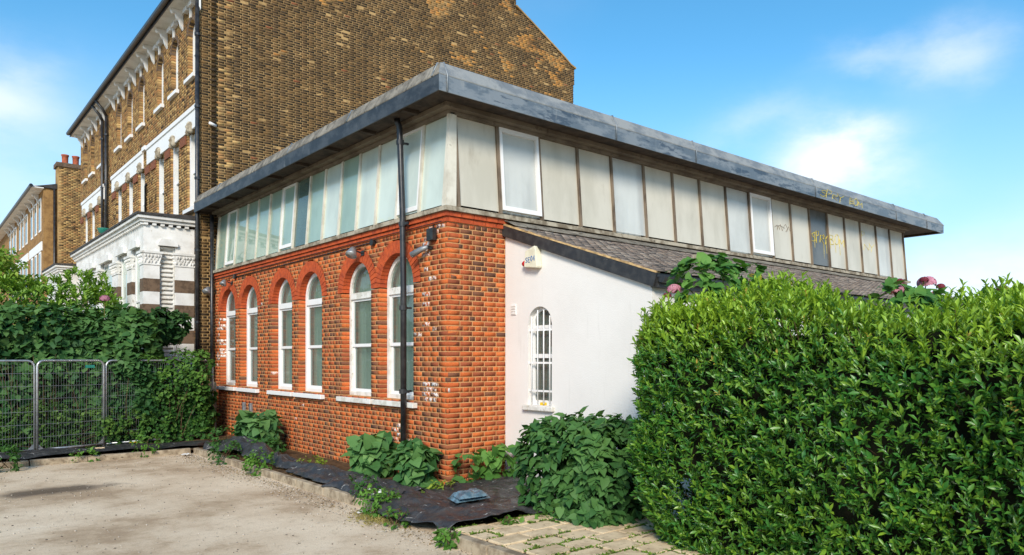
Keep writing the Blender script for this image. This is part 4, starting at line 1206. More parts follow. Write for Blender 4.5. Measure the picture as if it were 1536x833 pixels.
        for k in (-1, 0, 1):
            m.lathe([(.03, -.16), (.075, -.1), (.05, .0), (.075, .06), (.04, .12), (.01, .14)], (HX - .06, c + k * .12, 7.86 + (.04 if k == 0 else 0)), 8)
        m.build('ornament', 'grey_sill', h, True)
    for (a, b) in bands:
        m = MB(); m.box(HX - .05, HX - .003, a, b, 7.80, 8.30); bd = m.build('lintel_band', 'white_paint', h, bevel=.01)
        m = MB(); m.box(HX - .08, HX - .051, a - .02, b + .02, 8.25, 8.36); m.build('drip_mould', 'white_paint', bd)
        m = MB(); m.box(HX - .02, HX - .002, a, b, 8.365, 8.43); m.build('brick_string', 'dull_red', bd)
    piers = []
    for g_ in groups:
        for c in g_:
            for sgn in (-1, 1): piers.append(c + sgn * .75)
    lasty = -99
    for yy in sorted(set(round(p, 1) for p in piers)):
        if yy - lasty < .56: continue
        lasty = yy
        if y0 + .2 < yy < y1 - .2 and all(abs(yy - c) > .5 for c in wins):
            m = MB(); m.box(HX - .03, HX - .002, yy - .26, yy + .26, 7.55, 7.78); m.build('pier_cap', 'dull_red', h)
    # eaves
    m = MB(); m.box(-.68, HX + .05, y0 + (-.02), y1, 11.165, 11.22); m.box(HX - .05, HX - .004, y0, y1, 11.05, 11.164); m.build('eaves_soffit', 'bay_white', h)
    m = MB(); m.box(-.705, -.682, y0 - .02, y1, 11.15, 11.30); m.tube([(-.76, y0 - .03, 11.28), (-.76, y1, 11.28)], .075, 10); m.build('gutter', 'pipe_black', h)
    bk = []
    for g_ in groups:
        bk += [g_[0] - .72, (g_[0] + g_[1]) / 2, (g_[1] + g_[2]) / 2, g_[2] + .66]
    for yy in bk: bracket_prof(yy - .05, yy + .05, 11.162).build('bracket', 'bay_white', h)
    for g_ in groups:
        for c in g_:
            for q in (-.3, -.2, -.1, .12, .22, .32):
                m = MB(); m.box(HX - .12, HX - .004, c + q - .03, c + q + .03, 10.94, 11.045); m.build('dentil', 'bay_white', h)
    return h
near = house('terrace_house', 'tall yellow brick terrace house with blank gable wall above the hall roof', 10.45, 21.35,
             [[11.09, 12.62, 14.08], [16.23, 17.75, 19.34]], (5, 15, 0), [(10.5, 15.45), (15.95, 20.3)], True)
nxt = house('terrace_house', 'next brick terrace house along, beyond the paired black rainpipes', 21.36, 26.45,
            [[22.27, 23.9, 25.3]], (4, 24, 0), [(21.6, 25.9)], False)
def pipe_with_clips(h, x_, y_, z0, z1, hopper=False):
    m = MB(); m.tube([(x_, y_, z0), (x_, y_, z1)], .05, 10)
    if hopper: m.tube([(x_, y_, z1), (x_ - .1, y_, z1 + .2), (-.72, y_, 11.2)], .05, 8)
    p = m.build('downpipe', 'pipe_black', h, True)
    z = z0 + 1
    while z < z1:
        m = MB(); m.tube([(x_, y_, z), (x_, y_, z + .06)], .068, 10); m.build('pipe_collar', 'pipe_black', p); z += 1.8
pipe_with_clips(near, HX - .08, 10.36, 0, 11.0, True)
pipe_with_clips(near, HX - .08, 21.0, 5.4, 10.7, True)
pipe_with_clips(nxt, HX - .08, 21.68, 5.4, 10.7, True)
m = MB(); m.tube([(-.1, GY - .14, 7.86), (.08, GY - .06, 7.84)], .04, 8); m.build('overflow_pipe', 'white_paint', near, True)
m = MB(); m.tube([(HX - .03, 15.65, 5.6), (HX - .03, 15.65, 7.2), (HX - .03, 15.55, 7.25)], .035, 8); m.build('vent_pipe', 'pipe_black', near, True)
m = MB(); m.box(HX - .1, HX - .004, 15.45, 15.85, 8.28, 8.4); m.build('corbel', 'white_paint', near)
# white bay fronts
def bay(h, y0, y1, detailed):
    bx = -1.5
    m = MB(); m.box(bx + .16, HX - .003, y0 + .16, y1 - .02, 0, 5.0); m.build('bay_core', 'room_dark', h)
    # cornice and frieze
    m = MB(); m.box(bx, HX - .004, y0, y1, 4.75, 5.22); m.build('frieze', 'bay_white', h)
    m = MB(); m.box(bx - .16, HX - .004, y0 - .16, y1 + .1, 5.36, 5.43); m.box(bx - .10, HX - .006, y0 - .10, y1 + .08, 5.28, 5.358); m.build('cornice', 'bay_white', h)
    m = MB(); m.hexa([(bx - .18, y0 - .18, 5.432), (HX - .004, y0 - .18, 5.432), (HX - .004, y1 + .1, 5.432), (bx - .18, y1 + .1, 5.432), (bx - .10, y0 - .1, 5.50), (HX - .004, y0 - .1, 5.56), (HX - .004, y1, 5.56), (bx - .10, y1, 5.50)]); m.box(bx - .19, HX - .005, y0 - .19, y1 + .11, 5.434, 5.49); m.build('bay_roof', 'slate_far', h)
    yy = y0 - .05
    while yy < y1:
        m = MB(); m.box(bx - .07, bx - .002, yy, yy + .09, 5.21, 5.278); m.build('dentil', 'bay_white', h); yy += .19
    xx = bx
    while xx < HX - .15:
        m = MB(); m.box(xx, xx + .09, y0 - .07, y0 - .002, 5.21, 5.278); m.build('dentil', 'bay_white', h); xx += .19
    def pier(x0, x1, ya, yb, stripes=True, cap=True):
        zs = [(0, 2.0, 'bay_white'), (2.0, 2.3, 'bay_white'), (2.3, 2.64, 'brown_band'), (2.64, 2.96, 'bay_white'), (2.96, 3.27, 'brown_band'), (3.27, 3.58, 'bay_white'), (3.58, 3.90, 'brown_band'), (3.90, 4.26, 'bay_white'), (4.26, 4.749, 'bay_white')]
        m1 = MB(); m1.box(x0, x1, ya, yb, 0, 4.749); p = m1.build('pier', 'bay_white', h)
        for a, b, c in zs:
            if c == 'brown_band' and stripes:
                m2 = MB(); m2.box(x0 - .004, x1 + .004, ya - .004, yb + .004, a, b); m2.build('brown_stripe', 'brown_band', p)
        if cap:
            m = MB(); e = .05
            m.box(x0 - .02, x1 + .02, ya - .02, yb + .02, 4.24, 4.285)
            m.hexa([(x0 - .005, ya - .005, 4.285), (x1 + .005, ya - .005, 4.285), (x1 + .005, yb + .005, 4.285), (x0 - .005, yb + .005, 4.285), (x0 - e, ya - e, 4.52), (x1 + e, ya - e, 4.52), (x1 + e, yb + e, 4.52), (x0 - e, yb + e, 4.52)])
            m.box(x0 - e - .02, x1 + e + .02, ya - e - .02, yb + e + .02, 4.521, 4.575)
            # carved leaves round the bell
            def leafrow(px0, py0, px1, py1, nx_, ny_):
                L_ = math.hypot(px1 - px0, py1 - py0); k_ = max(2, int(L_ / .075))
                for i in range(k_):
                    f = (i + .5) / k_
                    for (zz, s_) in ((4.32, .020), (4.39, .024), (4.46, .030)):
                        s_ *= random.uniform(.7, 1.2)
                        f2 = f + (.5 / k_ if zz == 4.39 else 0) + jit(.2 / k_)
                        if f2 > 1: continue
                        cx_, cy_ = px0 + (px1 - px0) * f2, py0 + (py1 - py0) * f2
                        o_ = .028 if zz > 4.4 else .006
                        m.lathe([(.008, -.04), (s_, -.015), (s_ * 1.1, .02), (.008, .035)], (cx_ + nx_ * o_, cy_ + ny_ * o_, zz), 6)
            leafrow(x0 - .02, ya - .02, x1 + .02, ya - .02, 0, -1); leafrow(x0 - .02, ya - .02, x0 - .02, yb + .02, -1, 0)
            m.build('capital', 'bay_white', p)
    def hood_front(ya, yb):
        m = MB(); m.prism([(bx - .002, ya, 4.70), (bx - .002, yb, 4.70), (bx - .002, yb, 4.84), (bx - .002, (ya + yb) / 2, 4.93), (bx - .002, ya, 4.84)], [(bx - .09, ya, 4.70), (bx - .09, yb, 4.70), (bx - .09, yb, 4.84), (bx - .09, (ya + yb) / 2, 4.93), (bx - .09, ya, 4.84)]); m.build('hood_mould', 'bay_white', h)
    def sash_front(ya, yb):
        m = MB(); x0 = bx + .07
        m.box(x0, x0 + .06, ya, ya + .07, 2.0, 4.74); m.box(x0, x0 + .06, yb - .07, yb, 2.0, 4.74); m.box(x0 + .002, x0 + .06, ya + .07, yb - .07, 2.0, 2.1); m.box(x0 + .002, x0 + .06, ya + .07, yb - .07, 3.35, 3.41); m.box(x0 + .002, x0 + .06, ya + .07, yb - .07, 4.64, 4.74)
        m.box(x0 - .01, x0 + .06, ya, yb, 0, 2.0)
        wn = m.build('window', 'white_paint', h)
        m = MB(); m.add([(x0 + .03, ya + .07, 2.1), (x0 + .03, yb - .07, 2.1), (x0 + .03, yb - .07, 4.64), (x0 + .03, ya + .07, 4.64)], [(3, 2, 1, 0)]); m.build('pane', 'glass_obscured_pale', wn)
    if detailed:
        pier(bx, bx + .37, y0, y0 + .34)
        pier(-.76, HX - .01, y0, y0 + .34)
        for a, b in ((12.05, 12.55), (12.95, 15.0), (15.35, 17.1), (17.9, 19.4)):
            ca = a if b - a < 1 else (a + b) / 2 - .36; cb = b if b - a < 1 else (a + b) / 2 + .36
            pier(bx, bx + .16, ca, cb, True)
        for a, b in ((y0 + .34, 12.05), (12.55, 13.61), (14.34, 15.86), (16.59, 18.29)):
            hood_front(a + .02, b - .02); sash_front(a + .06, b - .06)
        # louvred shutter in the near side of the bay
        xa_, xb_ = bx + .375, -.765
        m = MB(); yv = y0 + .08
        m.box(xa_, xa_ + .035, yv, yv + .05, 1.98, 4.72); m.box(xb_ - .035, xb_, yv, yv + .05, 1.98, 4.72); m.box(xa_ + .035, xb_ - .035, yv, yv + .05, 4.66, 4.72); m.box(xa_ + .035, xb_ - .035, yv, yv + .05, 1.98, 2.06); m.box(xa_, xb_, yv + .06, yv + .08, 1.98, 4.72)
        sh = m.build('shutter', 'old_white_paint', h)
        zz = 2.08
        while zz < 4.63:
            m = MB(); m.hexa([(xa_ + .035, yv - .012, zz), (xb_ - .035, yv - .012, zz), (xb_ - .035, yv + .045, zz + .05), (xa_ + .035, yv + .045, zz + .05), (xa_ + .035, yv - .012, zz + .034), (xb_ - .035, yv - .012, zz + .034), (xb_ - .035, yv + .045, zz + .072), (xa_ + .035, yv + .045, zz + .082)])
            m.build('slat', 'old_white_paint', sh); zz += .112
        m = MB(); c_ = (xa_ + xb_) / 2; a, b = xa_ - .05, xb_ + .05
        pts = [(a, 4.73), (b, 4.73), (b, 4.80), (b - .08, 4.90), (a + .08, 4.90), (a, 4.80)]
        m.prism([(p[0], y0 - .08, p[1]) for p in pts], [(p[0], y0 - .002, p[1]) for p in pts]); m.build('hood_mould', 'bay_white', h)
        m = MB(); m.box(bx - .06, HX - .005, y0 - .06, y0 + .36, 1.86, 1.975); m.build('plinth_mould', 'bay_white', h)
        m = MB(); m.box(bx - .03, HX - .006, y0 - .03, y0 + .3, 0, 1.858); m.build('plinth', 'bay_white', h)
    else:
        m = MB(); m.box(bx, HX - .006, y0, y1, 0, 4.749); m.build('bay_wall', 'bay_white', h)
bay(near, 10.85, 19.85, True)
bay(nxt, 23.3, 26.4, False)
# hanging basket
r_ = thing('hanging_basket', 'green hanging basket on the upper front of the near house', 'planter', (HX - .35, 19.9, 6.2))
m = MB(); m.lathe([(.05, 0), (.17, .1), (.22, .22), (.23, .24)], (HX - .35, 19.9, 6.2), 12); m.build('bowl', 'green_tag', r_, True)
m = MB(); m.tube([(HX, 19.9, 6.95), (HX - .35, 19.9, 6.95), (HX - .35, 19.9, 6.43)], .012, 5); m.build('hook', 'pipe_black', r_)

# far house across the gap
far = thing('far_house', 'distant brick terrace house with chimney pots beyond the white bays', 'house', (4, 45, 0))
m = MB(); m.box(HX, 9, 37.0, 75, 0, 11.0); m.build('wall', grime('far_brick', srgb(158, 122, 76), srgb(128, 96, 60), 3, .9, .2, .5, 20, c3=srgb(96, 74, 50), s3=9), far)
fb = BrickSet()
z = 3.
while z < 12.35:
    s_ = 0.35 + (.11 if int(z / .075) % 2 else 0)
    while s_ < 4.2:
        fb.add('x', 36.72, s_ + .005, s_ + .22, z + .005, z + .07, .07, jit(.004), front_col(s_, z)); s_ += .225
    z += .075
fb.build(far, 'stock_brick', 40)
m = MB(); m.box(.32, 4.3, 36.726, 37.6, 0, 12.4); ch = m.build('chimney_stack', 'mortar_stock', far)
m = MB(); m.box(.24, 4.38, 36.66, 37.68, 12.2, 12.42); m.build('stack_cap', 'brown_band', ch)
for xx in (.7, 1.2, 1.75, 2.4):
    m = MB(); m.lathe([(.17, 0), (.19, .05), (.15, .12), (.16, .42), (.19, .46), (.19, .52), (.13, .52), (.13, .4)], (xx, 37.1, 12.42), 10); m.build('chimney_pot', 'terracotta', ch, True)
m = MB(); m.add([(-.8, 36.9, 11.0), (-.8, 75, 11.0), (4.2, 75, 12.3), (4.2, 36.9, 12.3), (9, 75, 11), (9, 36.9, 11)], [(0, 1, 2, 3), (3, 2, 4, 5), (0, 3, 5), (1, 4, 2)]); m.build('roof', 'slate_far', far)
m = MB(); m.box(-.85, HX, 36.9, 75, 10.95, 11.06); m.build('eaves_soffit', 'bay_white', far)
m = MB(); m.tube([(-.88, 36.8, 11.02), (-.88, 75, 11.02)], .09, 8); m.build('gutter', 'pipe_black', far)
for yy in (34.4,):
    m = MB(); m.tube([(.18, 36.9, 0), (.18, 36.9, 11)], .06, 8); m.build('downpipe', 'pipe_black', far, True)
for k in range(3):
    for q in range(3):
        c = 38.2 + k * 5.6 + q * 1.6
        m = MB(); m.box(HX - .03, HX - .002, c - .4, c + .4, 8.8, 10.6); wn = m.build('window', 'white_paint', far)
        m = MB(); m.box(HX - .034, HX - .031, c - .3, c + .3, 8.9, 10.5); m.build('pane', 'glass_obscured_dark', wn)
        bracket_prof(c + .6, c + .8, 10.95).build('bracket', 'bay_white', far)
        m = MB(); m.box(HX - .03, HX - .002, c - .4, c + .4, 5.6, 7.7); wn = m.build('window', 'white_paint', far)
        m = MB(); m.box(HX - .034, HX - .031, c - .3, c + .3, 5.7, 7.6); m.build('pane', 'glass_obscured_dark', wn)
    m = MB(); m.box(HX - .05, HX - .001, 37.4 + k * 5.6, 42.4 + k * 5.6, 7.72, 8.2); m.build('lintel_band', 'white_paint', far)

# low boundary wall beside the black pipe
lw = thing('boundary_wall', 'low old brick boundary wall with a concrete post by the black pipe', 'wall', (-.55, 9.85, 0))
b_ = BrickSet(); br, co = course_bricks(-1.5, -.32, .0, 1.2, lambda z: [])
for (a, b, za, zb, e, *_) in br: b_.add('x', 9.75, a, b, za, zb, .1, jit(.004), front_col(a, za))
b_.build(lw, 'stock_brick', 40)
m = MB(); m.box(-1.495, -.325, 9.76, 9.95, 0, 1.2); m.build('wall_core', 'mortar_stock', lw)
m = MB(); m.box(-.30, -.17, 9.55, 9.68, 0, 1.35); m.build('post', 'concrete', lw, bevel=.01)

# ------------------------------------------------------------------ mesh fence panels
def fence_panel(p0, p1, label, z0=.14, z1=1.88, tag_=False, posts=(True, True), r=.021):
    a, b = Vector((*p0, 0)), Vector((*p1, 0)); L_ = (b - a).length; u = (b - a).normalized(); nrm_ = Vector((u.y, -u.x, 0))
    f = thing('fence_panel', label, 'fence', (a + b) / 2, 'galvanised mesh fence panels')
    P_ = lambda s_, z_: a + u * s_ + Vector((0, 0, z_))
    m = MB(); rc = .12; pts = [P_(0, 0), P_(0, z1 - rc)] + [P_(rc - rc * math.cos(q), z1 - rc + rc * math.sin(q)) for q in (.4, .8, 1.2)] + [P_(rc, z1), P_(L_ - rc, z1)] + [P_(L_ - rc + rc * math.sin(q), z1 - rc + rc * math.cos(q)) for q in (.4, .8, 1.2)] + [P_(L_, z1 - rc), P_(L_, 0)]
    m.tube(pts, r, 8); m.build('frame', 'galv', f, True)
    m = MB(); m.tube([P_(0, z0), P_(L_, z0)], r, 8); m.build('bottom_rail', 'galv', f, True)
    wv = MB(); k = max(3, int(L_ / .047))
    for i in range(1, k): wv.tube([P_(L_ * i / k, z0), P_(L_ * i / k, z1)], .0017, 4, False)
    o = wv.build('wire_mesh', 'galv_wire', f); o['kind'] = 'stuff'
    for i in range(1, 7):
        zz = z0 + (z1 - z0) * i / 7
        m = MB(); m.tube([P_(0, zz), P_(L_, zz)], .004, 5, False); m.build('cross_wire', 'galv_wire', f)
    for s_ in (.0, L_):
        m = MB(); c = P_(s_, z0); sg = 1 if s_ == 0 else -1
        m.prism([c + nrm_ * .01, c + u * sg * .13 + nrm_ * .01, c + Vector((0, 0, .13)) + nrm_ * .01], [c - nrm_ * .01, c + u * sg * .13 - nrm_ * .01, c + Vector((0, 0, .13)) - nrm_ * .01]); m.build('corner_plate', 'galv', f)
    if tag_:
        c = P_(L_ * .78, z1 - .12) + nrm_ * .012; m = MB(); m.hexa([c + u * -.09 + Vector((0, 0, -.03)), c + u * .09 + Vector((0, 0, -.03)), c + u * .09 - nrm_ * .006 + Vector((0, 0, -.03)), c + u * -.09 - nrm_ * .006 + Vector((0, 0, -.03)), c + u * -.09 + Vector((0, 0, .03)), c + u * .09 + Vector((0, 0, .03)), c + u * .09 - nrm_ * .006 + Vector((0, 0, .03)), c + u * -.09 - nrm_ * .006 + Vector((0, 0, .03))]); m.build('green_tag', 'green_tag', f)
    return f
fence_panel((-7.4, 7.75), (-4.06, 8.20), 'wide mesh fence panel running off past the gate panel')
fence_panel((-4.02, 8.14), (-2.81, 8.47), 'narrow mesh gate panel with rounded corners and a green tag', tag_=True, r=.025)
fence_panel((-2.76, 8.50), (-.45, 8.95), 'mesh fence panel overgrown by climber next to the brick hall')

# ------------------------------------------------------------------ black sheets, bag, scraps
def sheet(name, corners, nx, ny, zfun, label, wob=.07):
    A, B, C_, D_ = [np.array(q, float) for q in corners]
    V = []
    for j in range(ny + 1):
        t_ = j / ny
        for i in range(nx + 1):
            s_ = i / nx
            p = (1 - t_) * ((1 - s_) * A + s_ * B) + t_ * ((1 - s_) * D_ + s_ * C_)
            ed = max(abs(s_ - .5), abs(t_ - .5)) * 2
            p = p + ed ** 4 * wob * 2 * np.array([mnoise.noise(Vector((p[0] * 3, p[1] * 3, 1))), mnoise.noise(Vector((p[0] * 3, p[1] * 3, 8)))])
            V.append((p[0], p[1], zfun(p[0], p[1], s_, t_)))
    F = [(j * (nx + 1) + i, j * (nx + 1) + i + 1, (j + 1) * (nx + 1) + i + 1, (j + 1) * (nx + 1) + i) for j in range(ny) for i in range(nx)]
    m = MB(); m.add(V, F); o = m.build(name, 'tarp', smooth=True)
    so_ = o.modifiers.new('thickness', 'SOLIDIFY'); so_.thickness = .004
    return tag(o, label, 'tarpaulin', 'black plastic sheets on the beds')
def wr(x_, y_, f=1.): # wrinkles: ridged noise
    v = 0
    for k, (s_, a_) in enumerate(((1.5, .56), (3.6, .34), (8.0, .10))):
        v += a_ * (1 - abs(mnoise.noise(Vector((x_ * s_ * f + k * 5, y_ * s_ * f * .75, 2.7 + k)))) * 2)
    return v
def z_corner(x_, y_, s_, t_):
    ed = max(abs(s_ - .5), abs(t_ - .5)) * 2
    z = .115 + .07 * wr(x_, y_) + .03 * wr(x_ * 2.1, y_ * 2.1)
    z += .07 * math.exp(-((x_ + 1.1) / .4) ** 2) * (.4 + wr(x_ * 1.3, y_ * 1.3))
    if x_ < -1.5: z -= (-1.5 - x_) * .55
    z += .04 * ed ** 6 * mnoise.noise(Vector((x_ * 4, y_ * 4, 6)))
    return max(z, .012)
sheet('black_sheet', [(-1.72, -.75), (-1.60, -2.36), (.28, -2.50), (1.06, -.06)], 110, 90, z_corner, 'black plastic sheet spread flat round the brick corner', .10)
def z_strip(x_, y_, s_, t_):
    z = .10 + .22 * max(0, wr(x_, y_ * .8) - .12) * (1 - (2 * abs(s_ - .5)) ** 3) + .03 * wr(x_ * 2, y_ * 2)
    if y_ > 4.0: z += .10 * math.exp(-((y_ - 5.0) / .6) ** 2)
    return z
sheet('black_sheet', [(-1.22, 3.7), (-.80, 3.9), (-.62, -.55), (-1.50, -.95)], 46, 150, z_strip, 'crumpled black plastic strip along the foot of the brick front', .10)
sheet('black_sheet', [(-1.36, 6.6), (-.8, 6.8), (-.75, 4.2), (-1.2, 3.5)], 36, 90, lambda x_, y_, s_, t_: z_strip(x_, y_, s_, t_) + .10 * (1 - (2 * abs(s_ - .5)) ** 2) * max(0, wr(x_ * .7, y_ * .7)), 'heaped black plastic at the inner end of the narrow bed', .1)
sheet('black_sheet', [(-9.5, 7.0), (-9.5, 7.6), (-.6, 8.1), (-1.3, 7.05)], 220, 24, lambda x_, y_, s_, t_: .09 + .13 * max(0, wr(x_ * .9, y_ * 1.4)) * (1 - (2 * abs(t_ - .5)) ** 2 * .6), 'black plastic sheeting in front of the mesh fence', .12)
r_ = thing('plastic_bag', 'crumpled grey blue plastic bag lying on the black sheet', 'bag', (-.62, -1.33, .15))
for k, (sx, sy, h_, dx, dy) in enumerate(((.26, .17, .10, 0, 0), (.22, .14, .07, -.03, -.07))):
    m = MB(); nx_, ny_ = 20, 14; V = []
    for sg in (1, -1):
        for j in range(ny_ + 1):
            for i in range(nx_ + 1):
                u_, v_ = i / nx_ * 2 - 1, j / ny_ * 2 - 1
                rr = max(abs(u_), abs(v_)) ** 3
                n_ = mnoise.noise(Vector((u_ * 2.2 + k * 3, v_ * 2.2, sg * 1.))) * .5 + .25 * (1 - abs(mnoise.noise(Vector((u_ * 5, v_ * 5, k)))) * 2)
                V.append((-.62 + dx + sx * u_ * (1 + .12 * n_) + .05 * v_, -1.36 + dy + sy * v_ * (1 + .15 * n_), .185 + k * .045 + (h_ * (1 - rr) * (.7 + .8 * n_) if sg > 0 else -.02 * (1 - rr)) + .02 * n_))
    n_ = (nx_ + 1) * (ny_ + 1)
    F = [(j * (nx_ + 1) + i, j * (nx_ + 1) + i + 1, (j + 1) * (nx_ + 1) + i + 1, (j + 1) * (nx_ + 1) + i) for j in range(ny_) for i in range(nx_)]
    F += [tuple(q + n_ for q in f)[::-1] for f in F]
    m.add(V, F); m.build('fold', 'bag_plastic', r_, True)
def scrap(name, x_, y_, z_, s_, mat, label, cat):
    V = []
    for j in range(5):
        for i in range(5):
            V.append((x_ + (i / 4 - .5) * s_ + jit(s_ * .08), y_ + (j / 4 - .5) * s_ * .7 + jit(s_ * .08), z_ + s_ * .22 * (1 + mnoise.noise(Vector((i * .9, j * .9, x_))))))
    m = MB(); m.add(V, [(j * 5 + i, j * 5 + i + 1, j * 5 + i + 6, j * 5 + i + 5) for j in range(4) for i in range(4)])
    o = m.build(name, mat); o.modifiers.new('thickness', 'SOLIDIFY').thickness = .006
    tag(o, label, cat)
scrap('paper_scrap', -1.75, 6.45, .01, .16, 'white_scrap', 'white scrap of paper in the inner corner of the car park', 'litter')
scrap('paper_scrap', -1.68, -.55, .005, .10, 'white_scrap', 'small white scrap beside the kerb near the weeds', 'litter')
scrap('yellow_wrapper', -2.35, 8.0, .16, .12, 'yellow_scrap', 'yellow wrapper under the foot of the mesh gate', 'litter')
scrap('brick_scrap', -3.1, 7.25, .16, .16, 'paver', 'pale broken slab lying on the black sheeting by the gate', 'rubble')

# ------------------------------------------------------------------ plants
def stems_for(parent, pts, base, mat='stem', r=.008):
    m = MB()
    for p in pts:
        p = Vector(p); b = Vector(base) + Vector((jit(.12), jit(.12), 0)); mid = (p + b) / 2 + Vector((jit(.06), jit(.06), .08))
        m.tube([b, mid, p], [r, r * .8, r * .5], 5, False)
    m.build('stems', mat, parent)
def whorl_leaves(lv, tips, dirs, n_per, L, Wd, cola, colb, spread=(.5, 1.1), colt=None, step=.012):
    """n_per leaves set round each shoot tip"""
    n = len(tips)
    for k in range(n_per):
        d = nrm(dirs); a = nrm(np.cross(d, UP + rng.normal(size=3) * .3)); b = np.cross(d, a)
        th = k * 2.4 + rng.uniform(0, .8, n) + np.arange(n) * 1.7
        sp = rng.uniform(*spread, n) * (.55 + .45 * (k + 1) / n_per)
        rad = a * np.cos(th)[:, None] + b * np.sin(th)[:, None]
        D = nrm(d * np.cos(sp)[:, None] + rad * np.sin(sp)[:, None])
        N = nrm(d * np.sin(sp)[:, None] - rad * np.cos(sp)[:, None] + rng.normal(size=(n, 3)) * .25)
        t_ = np.clip((colt if colt is not None else 0) + rng.normal(size=n) * .22 + .25, 0, 1)
        lv.add(tips - d * (step * k), D, N, rng.uniform(L[0], L[1], n), rng.uniform(Wd[0], Wd[1], n), lerp_col(cola, colb, t_))

# the clipped hedge
hedge = thing('hedge', 'large clipped glossy green hedge filling the corner beside the paving', 'hedge', (.45, -7, 0))
hc, hb = np.array([.50, -6.92, 1.12]), np.array([.98, 3.30, 1.20])
lv = Leaves()
tips, nn = rbox_points(10800, hc, hb, .62, .02, .17, 1.0, 2., cull=-.75)
rnd = rng.random(len(tips))
dirs = nrm(nn * .75 + UP * (.35 + .5 * rnd[:, None]) + rand_unit(len(tips)) * .45)
tips = tips + nn * rng.uniform(-.10, .05, len(tips))[:, None]
topness = np.clip((tips[:, 2] - 1.75) / .5, 0, 1)
# young shoots stand proud on the top
ts = (topness > .6) & (rng.random(len(tips)) < .5)
tips[ts] += UP * rng.uniform(0, .16, ts.sum())[:, None]; dirs[ts] = nrm(dirs[ts] + UP * 1.0)
tips[:, 2] *= 1 + .028 * (tips[:, 1] + 6.5)
bt = np.clip((1.0 - tips[:, 2]) / 1.0, 0, 1) * np.clip((tips[:, 1] + 6.0) / 2.0, 0, 1)
tips[:, 1] -= .42 * bt; tips[:, 0] += .10 * bt
top_tone = np.clip(topness * .8 + .3 * vnoise(tips, 1.7, 5.) - .14, -.1, 1)  # new growth paler towards the top, with lit highlights put into its colour
whorl_leaves(lv, tips, dirs, 9, (.035, .092), (.26, .44), (.050, .185, .030), (.32, .48, .04), (.45, 1.15), top_tone, .013)
# yellowed tips here and there
yl = (rng.random(len(tips)) < .025) & (tips[:, 2] > 1.6)
whorl_leaves(lv, tips[yl] + nn[yl] * .02, dirs[yl], 5, (.03, .06), (.25, .4), (.45, .36, .06), (.55, .30, .08), (.5, 1.2))
outer_n = sum(len(p) for p in lv.P)
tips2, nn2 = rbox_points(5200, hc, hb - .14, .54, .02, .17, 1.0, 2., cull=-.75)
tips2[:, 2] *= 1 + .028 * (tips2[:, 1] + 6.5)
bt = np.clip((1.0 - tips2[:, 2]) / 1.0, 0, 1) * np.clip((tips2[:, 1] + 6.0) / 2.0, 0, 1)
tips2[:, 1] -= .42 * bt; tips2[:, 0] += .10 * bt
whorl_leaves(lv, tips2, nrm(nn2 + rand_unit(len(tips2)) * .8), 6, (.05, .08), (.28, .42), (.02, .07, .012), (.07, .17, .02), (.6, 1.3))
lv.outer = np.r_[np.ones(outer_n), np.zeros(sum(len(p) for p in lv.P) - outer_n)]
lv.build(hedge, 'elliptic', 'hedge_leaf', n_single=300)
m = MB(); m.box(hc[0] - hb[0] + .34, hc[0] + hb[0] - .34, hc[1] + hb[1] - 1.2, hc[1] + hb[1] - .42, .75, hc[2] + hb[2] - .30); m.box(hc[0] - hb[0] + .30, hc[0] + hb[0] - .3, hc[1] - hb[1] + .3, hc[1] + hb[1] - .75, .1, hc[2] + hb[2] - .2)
m.build('dark_filler', grime('hedge_core', (.012, .016, .008, 1), (.02, .018, .01, 1), 8, .95, .1, 0), hedge)  # solid dark boxes added so gaps between the leaves show dark
tw = MB()
for _ in range(260):
    p, q = rbox_points(1, hc, hb - .1, .3, .1, .0, 1., 0.); p = Vector(p[0]); q = Vector(q[0])
    tw.tube([p - q * .30 + Vector((0, 0, -.12)), p + q * .06 + Vector((0, 0, .03))], [.006, .003], 4, False)
tw.build('twigs', 'bark', hedge)['kind'] = 'stuff'

